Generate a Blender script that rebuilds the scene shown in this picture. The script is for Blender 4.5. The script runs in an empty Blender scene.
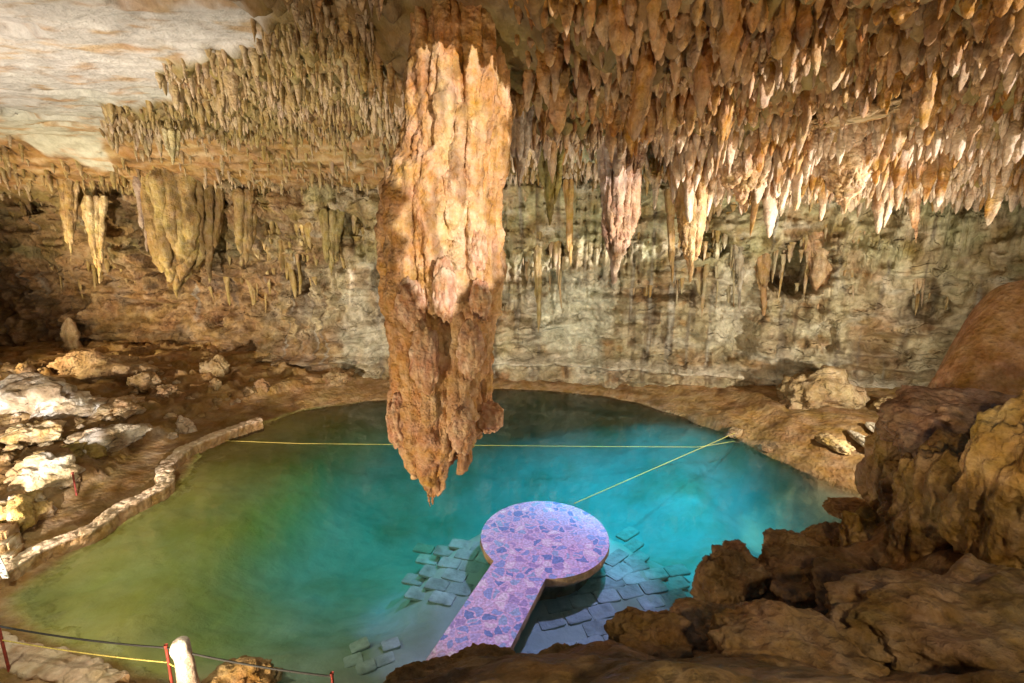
import bpy, math, random
import numpy as np
R_ = math.radians
random.seed(7); RNG = np.random.RandomState(7)
SC = bpy.context.scene
COL = SC.collection
# ------------------------------------------------------------------ camera
CAM_Z = 10.0; PITCH = R_(11.9); FPX = 480.0
cp, sp = math.cos(PITCH), math.sin(PITCH)
cd = bpy.data.cameras.new('camera'); cam = bpy.data.objects.new('camera', cd); COL.objects.link(cam)
cam.location = (0, 0, CAM_Z); cam.rotation_euler = (R_(90) - PITCH, 0, 0)
cd.sensor_width = 36; cd.lens = FPX / 1024 * 36; cd.clip_end = 500; cd.clip_start = .05
SC.camera = cam

def ray(x, y):
    u = (x - 512) / FPX; v = -(y - 341.5) / FPX
    return np.array((u, cp + v * sp, -sp + v * cp))
def at_y(x, y, Y):
    d = ray(x, y); return d * (Y / d[1]) + np.array((0, 0, CAM_Z))
def at_z(x, y, z):
    d = ray(x, y); return d * ((z - CAM_Z) / d[2]) + np.array((0, 0, CAM_Z))

# ------------------------------------------------------------------ numpy noise
def _hash(ix, iy, iz, seed):
    h = (ix.astype(np.int64) * 374761393 + iy.astype(np.int64) * 668265263 + iz.astype(np.int64) * 2147483647 + seed * 974711) & 0xFFFFFFFF
    h = ((h ^ (h >> 13)) * 1274126177) & 0xFFFFFFFF
    h = ((h ^ (h >> 16)) * 2246822519) & 0xFFFFFFFF
    return h ^ (h >> 15)
_g = RNG.normal(size=(256, 3)); _g /= np.linalg.norm(_g, axis=1)[:, None]
def gnoise(P, seed=0):
    P = np.asarray(P, float); sh = P.shape[:-1]; P = P.reshape(-1, 3)
    i = np.floor(P).astype(np.int64); f = P - i
    w = f * f * f * (f * (f * 6 - 15) + 10)
    out = np.zeros(len(P))
    for a in (0, 1):
        for b in (0, 1):
            for c in (0, 1):
                g = _g[_hash(i[:, 0] + a, i[:, 1] + b, i[:, 2] + c, seed) & 255]
                d = (g * (f - (a, b, c))).sum(1)
                out += d * (w[:, 0] if a else 1 - w[:, 0]) * (w[:, 1] if b else 1 - w[:, 1]) * (w[:, 2] if c else 1 - w[:, 2])
    return (out * 1.6).reshape(sh)
def fbm(P, octv=4, seed=0, gain=.5, ridged=False):
    P = np.asarray(P, float); s = 0; a = 1; tot = 0
    for o in range(octv):
        n = gnoise(P * 2.03 ** o + o * 17.3, seed + o)
        if ridged: n = 1 - 2 * np.abs(n)
        s = s + a * n; tot += a; a *= gain
    return s / tot
def worley(P, seed=0):
    P = np.asarray(P, float); sh = P.shape[:-1]; P = P.reshape(-1, 3)
    i = np.floor(P).astype(np.int64); f = P - i
    f1 = np.full(len(P), 9.); f2 = f1.copy(); idn = np.zeros(len(P))
    for a in (-1, 0, 1):
        for b in (-1, 0, 1):
            for c in (-1, 0, 1):
                h = _hash(i[:, 0] + a, i[:, 1] + b, i[:, 2] + c, seed)
                q = np.stack(((h & 1023) / 1023., ((h >> 10) & 1023) / 1023., ((h >> 20) & 1023) / 1023.), 1)
                d = np.sqrt(((q + (a, b, c) - f) ** 2).sum(1))
                m = d < f1
                f2 = np.where(m, f1, np.minimum(f2, d)); idn = np.where(m, (h & 4095) / 4095., idn); f1 = np.where(m, d, f1)
    return f1.reshape(sh), f2.reshape(sh), idn.reshape(sh)
def sstep(a, b, x):
    t = np.clip((x - a) / (b - a + 1e-9), 0, 1); return t * t * (3 - 2 * t)
def lerp(a, b, t):
    return a + (b - a) * t
def mixc(c, col, t):
    return c + (np.array(col) - c) * np.asarray(t)[..., None]
def interp(x, xs, ys): return np.interp(x, xs, ys)
def poly_sd(X, Y, poly):
    """signed distance to a polygon, negative inside"""
    poly = np.asarray(poly, float); d2 = np.full(X.shape, 1e9); ins = np.zeros(X.shape, bool)
    for k in range(len(poly)):
        a = poly[k - 1]; b = poly[k]; e = b - a
        t = np.clip(((X - a[0]) * e[0] + (Y - a[1]) * e[1]) / (e @ e), 0, 1)
        d2 = np.minimum(d2, (X - a[0] - t * e[0]) ** 2 + (Y - a[1] - t * e[1]) ** 2)
        c = ((a[1] > Y) != (b[1] > Y))
        with np.errstate(divide='ignore', invalid='ignore'):
            xi = a[0] + (Y - a[1]) * e[0] / (e[1] if e[1] else 1e-9)
        ins ^= c & (X < xi)
    return np.sqrt(d2) * np.where(ins, -1, 1)

# ------------------------------------------------------------------ mesh helpers
def mesh_np(name, V, F, mat, parent=None, col=None, smooth=True, loc=None, mat2=None, mi=None):
    V = np.asarray(V, np.float32).reshape(-1, 3)
    me = bpy.data.meshes.new(name)
    me.vertices.add(len(V)); me.vertices.foreach_set('co', V.ravel())
    if isinstance(F, np.ndarray): groups = [F]
    else: groups = F
    li = np.concatenate([g.ravel() for g in groups]).astype(np.int32)
    tot = np.concatenate([np.full(len(g), g.shape[1]) for g in groups]).astype(np.int32)
    st = np.concatenate(([0], np.cumsum(tot)[:-1])).astype(np.int32)
    me.loops.add(len(li)); me.loops.foreach_set('vertex_index', li)
    me.polygons.add(len(tot)); me.polygons.foreach_set('loop_start', st); me.polygons.foreach_set('loop_total', tot)
    me.polygons.foreach_set('use_smooth', np.full(len(tot), smooth))
    me.update(calc_edges=True); me.validate()
    if col is not None:
        col = np.asarray(col, np.float32).reshape(-1, 3)
        at = me.attributes.new('Col', 'FLOAT_COLOR', 'POINT')
        at.data.foreach_set('color', np.concatenate((col, np.ones((len(col), 1), np.float32)), 1).ravel())
    if mat: me.materials.append(mat)
    if mat2: me.materials.append(mat2); me.polygons.foreach_set('material_index', np.asarray(mi, np.int32))
    o = bpy.data.objects.new(name, me); COL.objects.link(o)
    if parent: o.parent = parent
    if loc is not None: o.location = loc
    return o
def grid_faces(nu, nv, wrap=False, mask=None):
    i = np.arange(nu * nv).reshape(nu, nv)
    if wrap: i = np.concatenate((i, i[:1]), 0)
    F = np.stack((i[:-1, :-1], i[1:, :-1], i[1:, 1:], i[:-1, 1:]), -1)
    if mask is not None: F = F[mask]
    return F.reshape(-1, 4)
def tag(o, label=None, cat=None, group=None, kind=None):
    if label: o['label'] = label; o['kind'] = 'thing'
    if cat: o['category'] = cat
    if group: o['group'] = group
    if kind: o['kind'] = kind
    return o
def empty(name, loc, label, cat, group=None):
    o = bpy.data.objects.new(name, None); COL.objects.link(o); o.location = loc; o.empty_display_size = .2
    return tag(o, label, cat, group)
_ico = {}
def ico(sub):
    if sub not in _ico:
        import bmesh
        bm = bmesh.new(); bmesh.ops.create_icosphere(bm, subdivisions=sub, radius=1)
        bm.verts.ensure_lookup_table()
        _ico[sub] = (np.array([v.co[:] for v in bm.verts]), np.array([[v.index for v in f.verts] for f in bm.faces])); bm.free()
    return _ico[sub]

# ------------------------------------------------------------------ materials
def rock_mat(name, fine=9., bump=.5, pits=.5, contrast=.45, rough=(.7, .95), streak=0., base=None, hue=None, crack=0., cscale=1., holes=0., hscale=3.):
    m = bpy.data.materials.new(name); m.use_nodes = True; nt = m.node_tree; N = nt.nodes; L = nt.links
    b = N['Principled BSDF']; b.inputs['Specular IOR Level'].default_value = .25
    geo = N.new('ShaderNodeNewGeometry')
    if base is None:
        at = N.new('ShaderNodeAttribute'); at.attribute_name = 'Col'; cin = at.outputs['Color']
    else:
        rgb = N.new('ShaderNodeRGB'); rgb.outputs[0].default_value = (*base, 1); cin = rgb.outputs[0]
    def noise(scale, det, rg=.6, vec=None):
        n = N.new('ShaderNodeTexNoise'); n.inputs['Scale'].default_value = scale; n.inputs['Detail'].default_value = det
        n.inputs['Roughness'].default_value = rg; L.new(vec or geo.outputs['Position'], n.inputs['Vector']); return n
    def mth(op, a, b_):
        n = N.new('ShaderNodeMath'); n.operation = op
        for k, v in ((0, a), (1, b_)):
            if isinstance(v, (int, float)): n.inputs[k].default_value = v
            else: L.new(v, n.inputs[k])
        return n.outputs[0]
    n1 = noise(fine * .22, 6, .65); n2 = noise(fine, 8, .7); n3 = noise(fine * .07, 4, .6)
    mr = N.new('ShaderNodeMapRange'); mr.inputs['From Min'].default_value = .28; mr.inputs['From Max'].default_value = .72
    mr.inputs['To Min'].default_value = 1 - contrast; mr.inputs['To Max'].default_value = 1 + contrast
    s = mth('ADD', mth('MULTIPLY', n1.outputs[0], .5), mth('ADD', mth('MULTIPLY', n2.outputs[0], .3), mth('MULTIPLY', n3.outputs[0], .2)))
    if streak:
        mp = N.new('ShaderNodeMapping'); mp.inputs['Scale'].default_value = (1, 1, .07); L.new(geo.outputs['Position'], mp.inputs['Vector'])
        ns = noise(fine * .5, 4, .6, mp.outputs[0]); s = mth('ADD', mth('MULTIPLY', s, 1 - streak), mth('MULTIPLY', ns.outputs[0], streak))
    L.new(s, mr.inputs['Value'])
    mx = N.new('ShaderNodeMix'); mx.data_type = 'RGBA'; mx.blend_type = 'MULTIPLY'; mx.inputs[0].default_value = 1
    L.new(cin, mx.inputs[6]); L.new(mr.outputs[0], mx.inputs[7]); cout = mx.outputs[2]
    hextra = None
    if crack:
        dn = noise(cscale * 1.3, 4, .6); ad = N.new('ShaderNodeMixRGB'); ad.blend_type = 'ADD'; ad.inputs[0].default_value = .55 / cscale; L.new(geo.outputs['Position'], ad.inputs[1]); L.new(dn.outputs['Color'], ad.inputs[2])
        mp2 = N.new('ShaderNodeMapping'); mp2.inputs['Scale'].default_value = (.55, .55, 1.3); L.new(ad.outputs[0], mp2.inputs['Vector'])
        ve = N.new('ShaderNodeTexVoronoi'); ve.feature = 'DISTANCE_TO_EDGE'; ve.inputs['Scale'].default_value = cscale; L.new(mp2.outputs[0], ve.inputs['Vector'])
        mk = N.new('ShaderNodeMapRange'); mk.inputs['From Min'].default_value = 0; mk.inputs['From Max'].default_value = .05; L.new(ve.outputs['Distance'], mk.inputs['Value'])
        hextra = mth('MULTIPLY', mk.outputs[0], crack * 1.5)
        cm = N.new('ShaderNodeMapRange'); cm.inputs['From Max'].default_value = .035; cm.inputs['To Min'].default_value = 1 - .6 * crack
        nk = noise(cscale * .9, 3, .6); kk = N.new('ShaderNodeMapRange'); kk.inputs['From Min'].default_value = .42; kk.inputs['From Max'].default_value = .62; kk.inputs['To Max'].default_value = .12; L.new(nk.outputs[0], kk.inputs['Value'])
        L.new(mth('ADD', ve.outputs['Distance'], kk.outputs[0]), cm.inputs['Value']); L.new(mth('ADD', ve.outputs['Distance'], kk.outputs[0]), mk.inputs['Value'])
        m2 = N.new('ShaderNodeMix'); m2.data_type = 'RGBA'; m2.blend_type = 'MULTIPLY'; m2.inputs[0].default_value = 1; L.new(cout, m2.inputs[6]); L.new(cm.outputs[0], m2.inputs[7]); cout = m2.outputs[2]
    if holes:
        vh = N.new('ShaderNodeTexVoronoi'); vh.inputs['Scale'].default_value = hscale; L.new(geo.outputs['Position'], vh.inputs['Vector'])
        nz = mth('ADD', vh.outputs['Distance'], mth('MULTIPLY', n2.outputs[0], .5))
        mk = N.new('ShaderNodeMapRange'); mk.inputs['From Min'].default_value = .34; mk.inputs['From Max'].default_value = .46; L.new(nz, mk.inputs['Value'])
        hh = mth('MULTIPLY', mk.outputs[0], holes * 2); hextra = hh if hextra is None else mth('ADD', hextra, hh)
    # warm / cool mottling
    nh = noise(fine * .12, 5, .65); hs = N.new('ShaderNodeHueSaturation')
    mh = N.new('ShaderNodeMapRange'); mh.inputs['From Min'].default_value = .3; mh.inputs['From Max'].default_value = .7
    mh.inputs['To Min'].default_value = .485; mh.inputs['To Max'].default_value = .515; L.new(nh.outputs[0], mh.inputs['Value']); L.new(mh.outputs[0], hs.inputs['Hue'])
    ms = N.new('ShaderNodeMapRange'); ms.inputs['From Min'].default_value = .3; ms.inputs['From Max'].default_value = .7
    ms.inputs['To Min'].default_value = 1.2; ms.inputs['To Max'].default_value = .8; L.new(n1.outputs[0], ms.inputs['Value']); L.new(ms.outputs[0], hs.inputs['Saturation'])
    L.new(cout, hs.inputs['Color']); L.new(hs.outputs[0], b.inputs['Base Color'])
    rr = N.new('ShaderNodeMapRange'); rr.inputs['From Min'].default_value = .3; rr.inputs['From Max'].default_value = .7
    rr.inputs['To Min'].default_value = rough[0]; rr.inputs['To Max'].default_value = rough[1]; L.new(n1.outputs[0], rr.inputs['Value']); L.new(rr.outputs[0], b.inputs['Roughness'])
    vo = N.new('ShaderNodeTexVoronoi'); vo.inputs['Scale'].default_value = fine * .8
    L.new(geo.outputs['Position'], vo.inputs['Vector'])
    h = mth('ADD', mth('MULTIPLY', n2.outputs[0], .6), mth('ADD', mth('MULTIPLY', n1.outputs[0], 1.2), mth('MULTIPLY', vo.outputs['Distance'], pits * .5)))
    if hextra is not None: h = mth('ADD', h, hextra)
    bp = N.new('ShaderNodeBump'); bp.inputs['Strength'].default_value = bump; bp.inputs['Distance'].default_value = 1.2 / fine
    L.new(h, bp.inputs['Height']); L.new(bp.outputs[0], b.inputs['Normal'])
    return m
def plain_mat(name, col, rough=.6, noise=0., scale=20, metal=0, bump=0.):
    m = bpy.data.materials.new(name); m.use_nodes = True; nt = m.node_tree; N = nt.nodes; L = nt.links
    b = N['Principled BSDF']; b.inputs['Base Color'].default_value = (*col, 1); b.inputs['Roughness'].default_value = rough; b.inputs['Metallic'].default_value = metal
    if noise:
        tc = N.new('ShaderNodeNewGeometry'); n = N.new('ShaderNodeTexNoise'); n.inputs['Scale'].default_value = scale; n.inputs['Detail'].default_value = 6
        L.new(tc.outputs['Position'], n.inputs['Vector'])
        mr = N.new('ShaderNodeMapRange'); mr.inputs['From Min'].default_value = .3; mr.inputs['From Max'].default_value = .7
        mr.inputs['To Min'].default_value = 1 - noise; mr.inputs['To Max'].default_value = 1 + noise; L.new(n.outputs[0], mr.inputs['Value'])
        mx = N.new('ShaderNodeMix'); mx.data_type = 'RGBA'; mx.blend_type = 'MULTIPLY'; mx.inputs[0].default_value = 1
        mx.inputs[6].default_value = (*col, 1); L.new(mr.outputs[0], mx.inputs[7]); L.new(mx.outputs[2], b.inputs['Base Color'])
        if bump:
            bp = N.new('ShaderNodeBump'); bp.inputs['Strength'].default_value = bump; bp.inputs['Distance'].default_value = .03; L.new(n.outputs[0], bp.inputs['Height']); L.new(bp.outputs[0], b.inputs['Normal'])
    return m
M_WALL = rock_mat('cave_rock', 5, 1., .6, .85, crack=.35, cscale=.6)
M_CEIL = rock_mat('ceiling_rock', 6, .7, .4, .5)
M_STAL = rock_mat('dripstone', 15, 1., .7, .7, streak=.35)
M_COLM = rock_mat('column_dripstone', 14, 1., .9, .6, streak=.3)
M_GRND = rock_mat('earth', 6, .8, .6, .5)
M_BED = rock_mat('pool_bed', 1.6, .25, .2, .28)
M_BOUL = rock_mat('boulder_rock', 8, 1., .8, .6, crack=.4, cscale=1.2)
M_FORE = rock_mat('foreground_rock', 11, 1., 1., .95, rough=(.5, .9))
M_SLAB = rock_mat('slab_stone', 8, .5, .5, .4)
M_KERB = rock_mat('kerb_stone', 9, .7, .8, .4)
M_RED = plain_mat('red_paint', (.22, .03, .018), .6, .45, 12)
M_BLKROPE = plain_mat('black_rope', (.02, .018, .016), .9, .4, 60)
M_YELROPE = plain_mat('yellow_rope', (.46, .36, .09), .85, .35, 30)

# ------------------------------------------------------------------ plan of the cave
POOL_PX = [(0, 600), (30, 577), (60, 557), (110, 522), (165, 492), (180, 470), (188, 455), (230, 430), (300, 409), (345, 402), (390, 398), (430, 393), (500, 388), (550, 390), (600, 395),
           (640, 403), (680, 415), (740, 440), (800, 470), (870, 497)]
POOL = [tuple(at_z(x, y, 0)[:2]) for x, y in POOL_PX] + [(13.2, 15.5), (11.2, 13.6), (8.6, 11.4), (5.8, 9.6), (3, 8.2), (0, 8.0), (-4.4, 8.6), (-7.5, 8.95)] + [tuple(at_z(x, y, 0)[:2]) for x, y in [(115, 683), (85, 668), (60, 656), (20, 640), (0, 622)]]
PLAT_C = at_z(544.5, 535, .28); PLAT_R = 63.5 / 480 * (PLAT_C[1] * cp + (10 - .28) * sp)

def ground_z(X, Y):
    P = np.stack((X, Y, np.zeros_like(X)), -1)
    wob = fbm(P * .45, 4, 3) * .55
    sd = poly_sd(X, Y, POOL) + wob * sstep(0, 1, np.abs(X) / 6)
    left = sstep(-9, -15, X)
    rough_ = fbm(P * .35, 5, 11, ridged=True)
    bank = .10 + .16 * sstep(0, .7, sd) + .085 * np.clip(sd, 0, 14) + ((.10 + .50 * left) * (rough_ - .1) + .26 * left * (fbm(P * 1.1, 4, 15, ridged=True) - .2)) * sstep(.3, 3, sd)
    bank = bank + left * .10 * np.clip(sd - 1, 0, 9)
    tb = bank / .34 + .5 * fbm(P * .6, 3, 14); tr = (np.floor(tb) + sstep(.72, 1, tb - np.floor(tb)) - tb + .5) * .34
    bank = bank + left * tr * .9 * sstep(.8, 2.5, sd)
    bank = np.where((X < -9) & (sd < 2.2), np.minimum(bank, .34 + .25 * np.clip(sd - .9, 0, 2)), bank)
    right = sstep(7, 11, X) * sstep(12, 18, Y)
    bank = bank + right * (.5 * sstep(0.5, 4, sd) + .25 * fbm(P * .5, 3, 5))
    far = sstep(26, 30, Y)
    bank = bank * (1 - .25 * far * (1 - left))
    d = np.clip(-sd, 0, 99)
    slope = lerp(.42, .14, sstep(-7.5, -11, X)) + .45 * sstep(8.5, 11, X) * sstep(11, 14, Y)
    dep = 5.6 * (1 - np.exp(-d * slope / 5.6 * 1.25)) + .12 * fbm(P * .8, 4, 8) * sstep(0, 1, d)
    # paved shelf round the platform
    r = np.hypot((X - PLAT_C[0]) / 1.0, (Y - PLAT_C[1] + 1.2) / 1.1)
    shelf = sstep(5.6, 3.4, r)
    dep = lerp(dep, np.minimum(dep, 1.0), shelf)
    nearl = sstep(3.2, 1.2, np.hypot(X + 3, Y - 9.2)); dep = lerp(dep, np.minimum(dep, .8), nearl)
    z = np.where(sd > 0, bank, -dep + .08)
    return z, sd

def wall_path():
    pts = [(-34, -7), (-40, 4), (-43, 16), (-43, 26), (-40, 33), (-33, 35.5), (-22, 35.2), (-12, 34.0), (-3, 34.2), (6, 33.4), (13, 31.5), (19, 29.5), (24, 26.5), (27.8, 21), (31, 13), (35, 4), (39, -7)]
    pts = np.array(pts, float)
    # Catmull-Rom
    out = []
    for i in range(len(pts) - 1):
        p0 = pts[max(i - 1, 0)]; p1 = pts[i]; p2 = pts[i + 1]; p3 = pts[min(i + 2, len(pts) - 1)]
        for t in np.linspace(0, 1, 60, endpoint=False):
            out.append(.5 * ((2 * p1) + (-p0 + p2) * t + (2 * p0 - 5 * p1 + 4 * p2 - p3) * t * t + (-p0 + 3 * p1 - 3 * p2 + p3) * t ** 3))
    out.append(pts[-1]); return np.array(out)

def ceil_z(X, Y):
    """height of the bare roof, before the dripstone is hung on it"""
    X = np.asarray(X, float); Y = np.asarray(Y, float)
    zl = interp(Y, [-8, 10, 22, 27.2, 28.6, 30.5, 33, 40], [16.5, 15.8, 15.5, 15.4, 14.5, 13.4, 12.7, 12.6])
    zr = interp(Y, [-8, 6, 9, 12, 16, 19.5, 20.6, 23, 26, 33, 40], [16.5, 15.9, 15.3, 14.7, 13.7, 12.6, 12.9, 14.0, 14.3, 13.6, 13.4])
    w = sstep(-5.5, -.5, X + .12 * (Y - 14))
    zm = interp(Y, [-8, 6, 9, 12, 15, 17, 19, 23, 33, 40], [16.5, 15.6, 14.9, 14.2, 13.6, 13.5, 14.3, 14.7, 13.6, 13.4])
    zr = lerp(zm, zr, sstep(4.2, 7.0, X))
    z = lerp(zl, zr, w)
    # far right: a near ledge, then a recess and a second dripping shelf
    fr = sstep(9.5, 12.5, X) * w
    zf = interp(Y, [-8, 8, 11.5, 12.6, 14.0, 17, 21, 24, 30, 40], [16.2, 15.2, 14.6, 14.5, 15.1, 14.0, 12.5, 12.4, 13.5, 13.5])
    z = lerp(z, zf, fr)
    z = z + 1.3 * np.exp(-(((X + 1.15) / 1.7) ** 2 + ((Y - 11.3) / 1.5) ** 2))
    P = np.stack((X, Y, z * 0), -1)
    amp = lerp(.30, .55, w) * (1 - .6 * slab_mask(X, Y))
    return z + amp * fbm(P * .28, 4, 21) + .22 * amp * fbm(P * 1.3, 3, 23)
SLAB = [tuple(at_z(x, y, 15.5)[:2]) for x, y in [(205, -6), (258, 18), (250, 52), (205, 60), (165, 64), (150, 80), (192, 96), (140, 103), (100, 104), (108, 143), (0, 134)]] + [(-40, 27), (-40, 8), (-12, 5), (-7, 8)]
def slab_mask(X, Y):
    P = np.stack((X, Y, X * 0), -1)
    return sstep(.3, -.2, poly_sd(X, Y, SLAB) + 1.0 * fbm(P * .6, 5, 31))

# palette (linear)
TAN = (.37, .255, .14); PALE = (.50, .425, .285); MOSS = (.24, .21, .07); OCHRE = (.42, .22, .075); DARK = (.10, .062, .034); GREY = (.34, .30, .27); CREAM = (.62, .50, .38); WHITE = (.66, .60, .53)
BROWN = (.23, .135, .055); SAND = (.38, .235, .105)

# ------------------------------------------------------------------ ground (one sheet: banks and pool bed)
def build_ground():
    x = np.arange(-44, 36.01, .11); y = np.arange(-6, 37.01, .11)
    X, Y = np.meshgrid(x, y, indexing='ij'); Z, sd = ground_z(X, Y)
    P = np.stack((X, Y, Z), -1)
    Z = Z + .06 * fbm(P * 2.2, 3, 41) * sstep(0, .6, np.abs(sd))
    P[..., 2] = Z
    n1 = fbm(P * .3, 5, 51); n2 = fbm(P * 1.2, 4, 52)
    c = np.zeros(P.shape) + np.array(BROWN)
    c = mixc(c, SAND, sstep(-.05, .25, n1 + .25 * sstep(-6, -11, X) * 0 + .25 * sstep(26, 29, Y)))
    c = mixc(c, (.48, .31, .16), sstep(25.5, 28.5, Y) * sstep(-13.5, -11, X) * sstep(-.35, .1, n2) * .8)
    c = mixc(c, (.15, .085, .035), sstep(.05, .4, n2) * .65)
    c = mixc(c, GREY, sstep(.25, .5, fbm(P * .7, 4, 53)) * .5 * sstep(-12, -16, X))
    bed = np.zeros(P.shape) + np.array((.43, .41, .14))
    deep = sstep(-.6, -3.5, Z)
    bed = mixc(bed, (.46, .50, .44), np.clip(deep * 1.2 + sstep(-9, -5, X) * .8, 0, 1))
    bed = mixc(bed, (.17, .12, .07), sstep(9.5, 12.5, X) * sstep(11, 14, Y) * .85); bed = mixc(bed, (.16, .13, .08), sstep(25, 29, Y) * .7)
    bed = mixc(bed, (.22, .25, .10), sstep(-.1, .5, n1) * .6)
    c = lerp(c, bed, sstep(-.05, -.5, sd)[..., None])
    F = grid_faces(len(x), len(y)); zf = P[..., 2].reshape(-1)[F].max(1)
    tag(mesh_np('ground', P, F, M_GRND, col=c, mat2=M_BED, mi=(zf < -.04) * 1), kind='structure')
build_ground()

# ------------------------------------------------------------------ cave wall
def build_wall():
    path = wall_path(); seg = np.r_[0, np.cumsum(np.hypot(*np.diff(path, axis=0).T))]
    S = np.arange(0, seg[-1], .10); Zs = np.arange(-1.2, 17.01, .085)
    px = np.interp(S, seg, path[:, 0]); py = np.interp(S, seg, path[:, 1])
    tx = np.gradient(px); ty = np.gradient(py); l = np.hypot(tx, ty); nx, ny = ty / l, -tx / l      # points into the cave
    k = 61; ker = np.ones(k) / k
    nx = np.convolve(np.pad(nx, k // 2, 'edge'), ker, 'valid'); ny = np.convolve(np.pad(ny, k // 2, 'edge'), ker, 'valid')
    SS, ZZ = np.meshgrid(S, Zs, indexing='ij')
    Q = np.stack((SS, ZZ * 0, ZZ), -1)
    big = fbm(Q * (.10, 1, .16), 4, 61)
    lay = ZZ + 1.1 * fbm(Q * (.09, 1, .05), 3, 62)
    # horizontal beds of different thickness, each set back or forward
    bedn = np.stack((SS * .05, ZZ * 0, lay * 1.25), -1)
    b0 = worley(np.stack((SS * .22, ZZ * 0 + .5, lay * .95), -1), 63)
    strata = (b0[2] - .5) * 1.0 * sstep(.03, .16, b0[1] - b0[0])
    b1 = worley(np.stack((SS * .8, ZZ * 0 + .5, lay * 2.0), -1), 64)
    strata2 = (b1[2] - .5) * .5 * sstep(.02, .14, b1[1] - b1[0])
    fr = fbm(Q * (.8, 1, 1.0), 5, 65, ridged=True); fine = fbm(Q * (2.5, 1, 3.2), 4, 66)
    lowm = sstep(9.2, 7.0, ZZ)
    prof = interp(Zs, [-1.2, .8, 1.6, 1.9, 2.5, 7.2, 8.2, 9.2, 10.5, 12.5, 17], [.9, .8, .75, .35, .25, -.15, .75, 1.2, 1.6, 2.2, 3.0])[None]
    mid = fbm(Q * (.32, 1, .30), 4, 79, ridged=True); off = prof + 1.7 * big + 1.3 * (mid - .15) + (.45 + .35 * lowm) * (.75 * strata + .6 * strata2) + .5 * (fr - .2) + .2 * fine
    # drapery ribs on the upper half: vertical flutes
    fl = fbm(Q * (1.7, 1, .14), 3, 67, ridged=True) * sstep(2.5, 8, ZZ) * sstep(-.2, .25, fbm(Q * (.12, 1, .1), 2, 68) + .15)
    off = off + 1.15 * fl + .5 * np.exp(-((ZZ - 1.62 - .15 * big) / .16) ** 2)
    lg = fbm(np.stack((SS * .085, ZZ * 0, lay * .62), -1), 3, 76); lg2 = fbm(np.stack((SS * .22, ZZ * 0, lay * 1.5), -1), 3, 77)
    off = off + .42 * np.tanh(5 * lg) * sstep(-.5, 1.5, ZZ) * (.6 + .4 * lowm) + .16 * np.tanh(6 * lg2)
    # niches and holes
    for (hx, hy, hw, hh, dp) in [(795, 268, 1.7, 1.7, 3.4), (212, 325, .55, .4, 1.3), (305, 275, .5, 1.4, 1.2), (35, 205, 1.2, .8, 2.4), (110, 200, 1.0, .6, 1.6), (820, 330, .5, 1.0, 1.2), (20, 308, .5, .3, .8),
                                 (700, 245, 1.6, .9, 1.8), (930, 300, 1.0, .8, 1.3), (735, 330, .6, 1.6, .9), (870, 345, 1.6, .7, 1.2), (640, 292, 3.6, .35, 1.0), (150, 262, .7, 1.0, 1.6), (400, 370, 4, .25, .8), (560, 250, 1.0, .5, 1.0)]:
        w0 = at_y(hx, hy, 33.5 if hx < 740 else 30.5)
        kk = np.argmin((px - w0[0]) ** 2 + (py - w0[1]) ** 2)
        e = ((SS - S[kk]) / hw) ** 2 + ((ZZ - w0[2]) / hh) ** 2 + .5 * fine
        off = off - dp * sstep(1.25, .55, e)
    P = np.stack((px[:, None] + nx[:, None] * off, py[:, None] + ny[:, None] * off, ZZ + .15 * fr), -1)
    n1 = fbm(Q * (.22, 1, .3), 5, 71); n2 = fbm(Q * (.9, 1, .9), 5, 72); vs = fbm(Q * (1.6, 1, .10), 4, 73); n3 = fbm(Q * (.5, 1, .5), 4, 74)
    c = np.zeros(P.shape) + np.array(TAN)
    X = P[..., 0]
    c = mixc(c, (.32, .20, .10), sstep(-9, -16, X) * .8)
    c = mixc(c, PALE, sstep(-.2, .15, n1 + .12 * sstep(-14, -6, X)) * sstep(-20, -12, X) * .9)
    c = mixc(c, (.28, .24, .20), sstep(.1, .35, n3) * .5)
    c = mixc(c, OCHRE, sstep(.12, .38, n2) * .55)
    c = mixc(c, (.58, .55, .46), sstep(.15, .4, fbm(Q * (.3, 1, .9), 4, 75)) * .7 * sstep(-18, -10, X))
    c = mixc(c, (.32, .245, .10), sstep(-.15, .25, n2 + .5 * n1) * sstep(7.6, 9.5, ZZ) * .8); c = mixc(c, (.34, .31, .15), sstep(.05, .35, n3) * sstep(7.6, 9.5, ZZ) * .7)
    c = mixc(c, (.46, .43, .27), sstep(-.1, .25, n3 + .3 * vs) * sstep(7.0, 9.5, ZZ) * sstep(-8, 0, X) * .9)
    c = mixc(c, DARK, sstep(.10, .38, vs + .35 * n2) * .8); c = mixc(c, (.17, .105, .05), sstep(.10, .35, fbm(Q * (.35, 1, .5), 5, 78)) * .4)
    c = mixc(c, (.62, .58, .50), sstep(.28, .5, vs - .3 * n1) * .6)
    pale_ledge = np.exp(-((ZZ - 1.75 - .25 * n1) / .22) ** 2) * sstep(-5, -2, X) * sstep(26, 14, X)
    c = mixc(c, (.66, .60, .50), pale_ledge * .9); c = mixc(c, (.58, .54, .44), sstep(.05, .35, fbm(Q * (.25, 1, .14), 4, 70)) * .75 * sstep(-18, -10, X) * sstep(9.5, 7.5, ZZ))
    # darker blotches on the left, pale flowstone apron in the middle
    c = mixc(c, (.66, .64, .52), sstep(1.2, .7, np.hypot((X - 4.2) / 2.4, (ZZ - 4.8) / 3.0) + .5 * n2) * .9)
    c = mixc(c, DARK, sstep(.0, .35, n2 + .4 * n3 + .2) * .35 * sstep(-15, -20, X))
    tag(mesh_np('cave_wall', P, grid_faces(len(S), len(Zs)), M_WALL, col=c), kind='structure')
build_wall()

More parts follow.
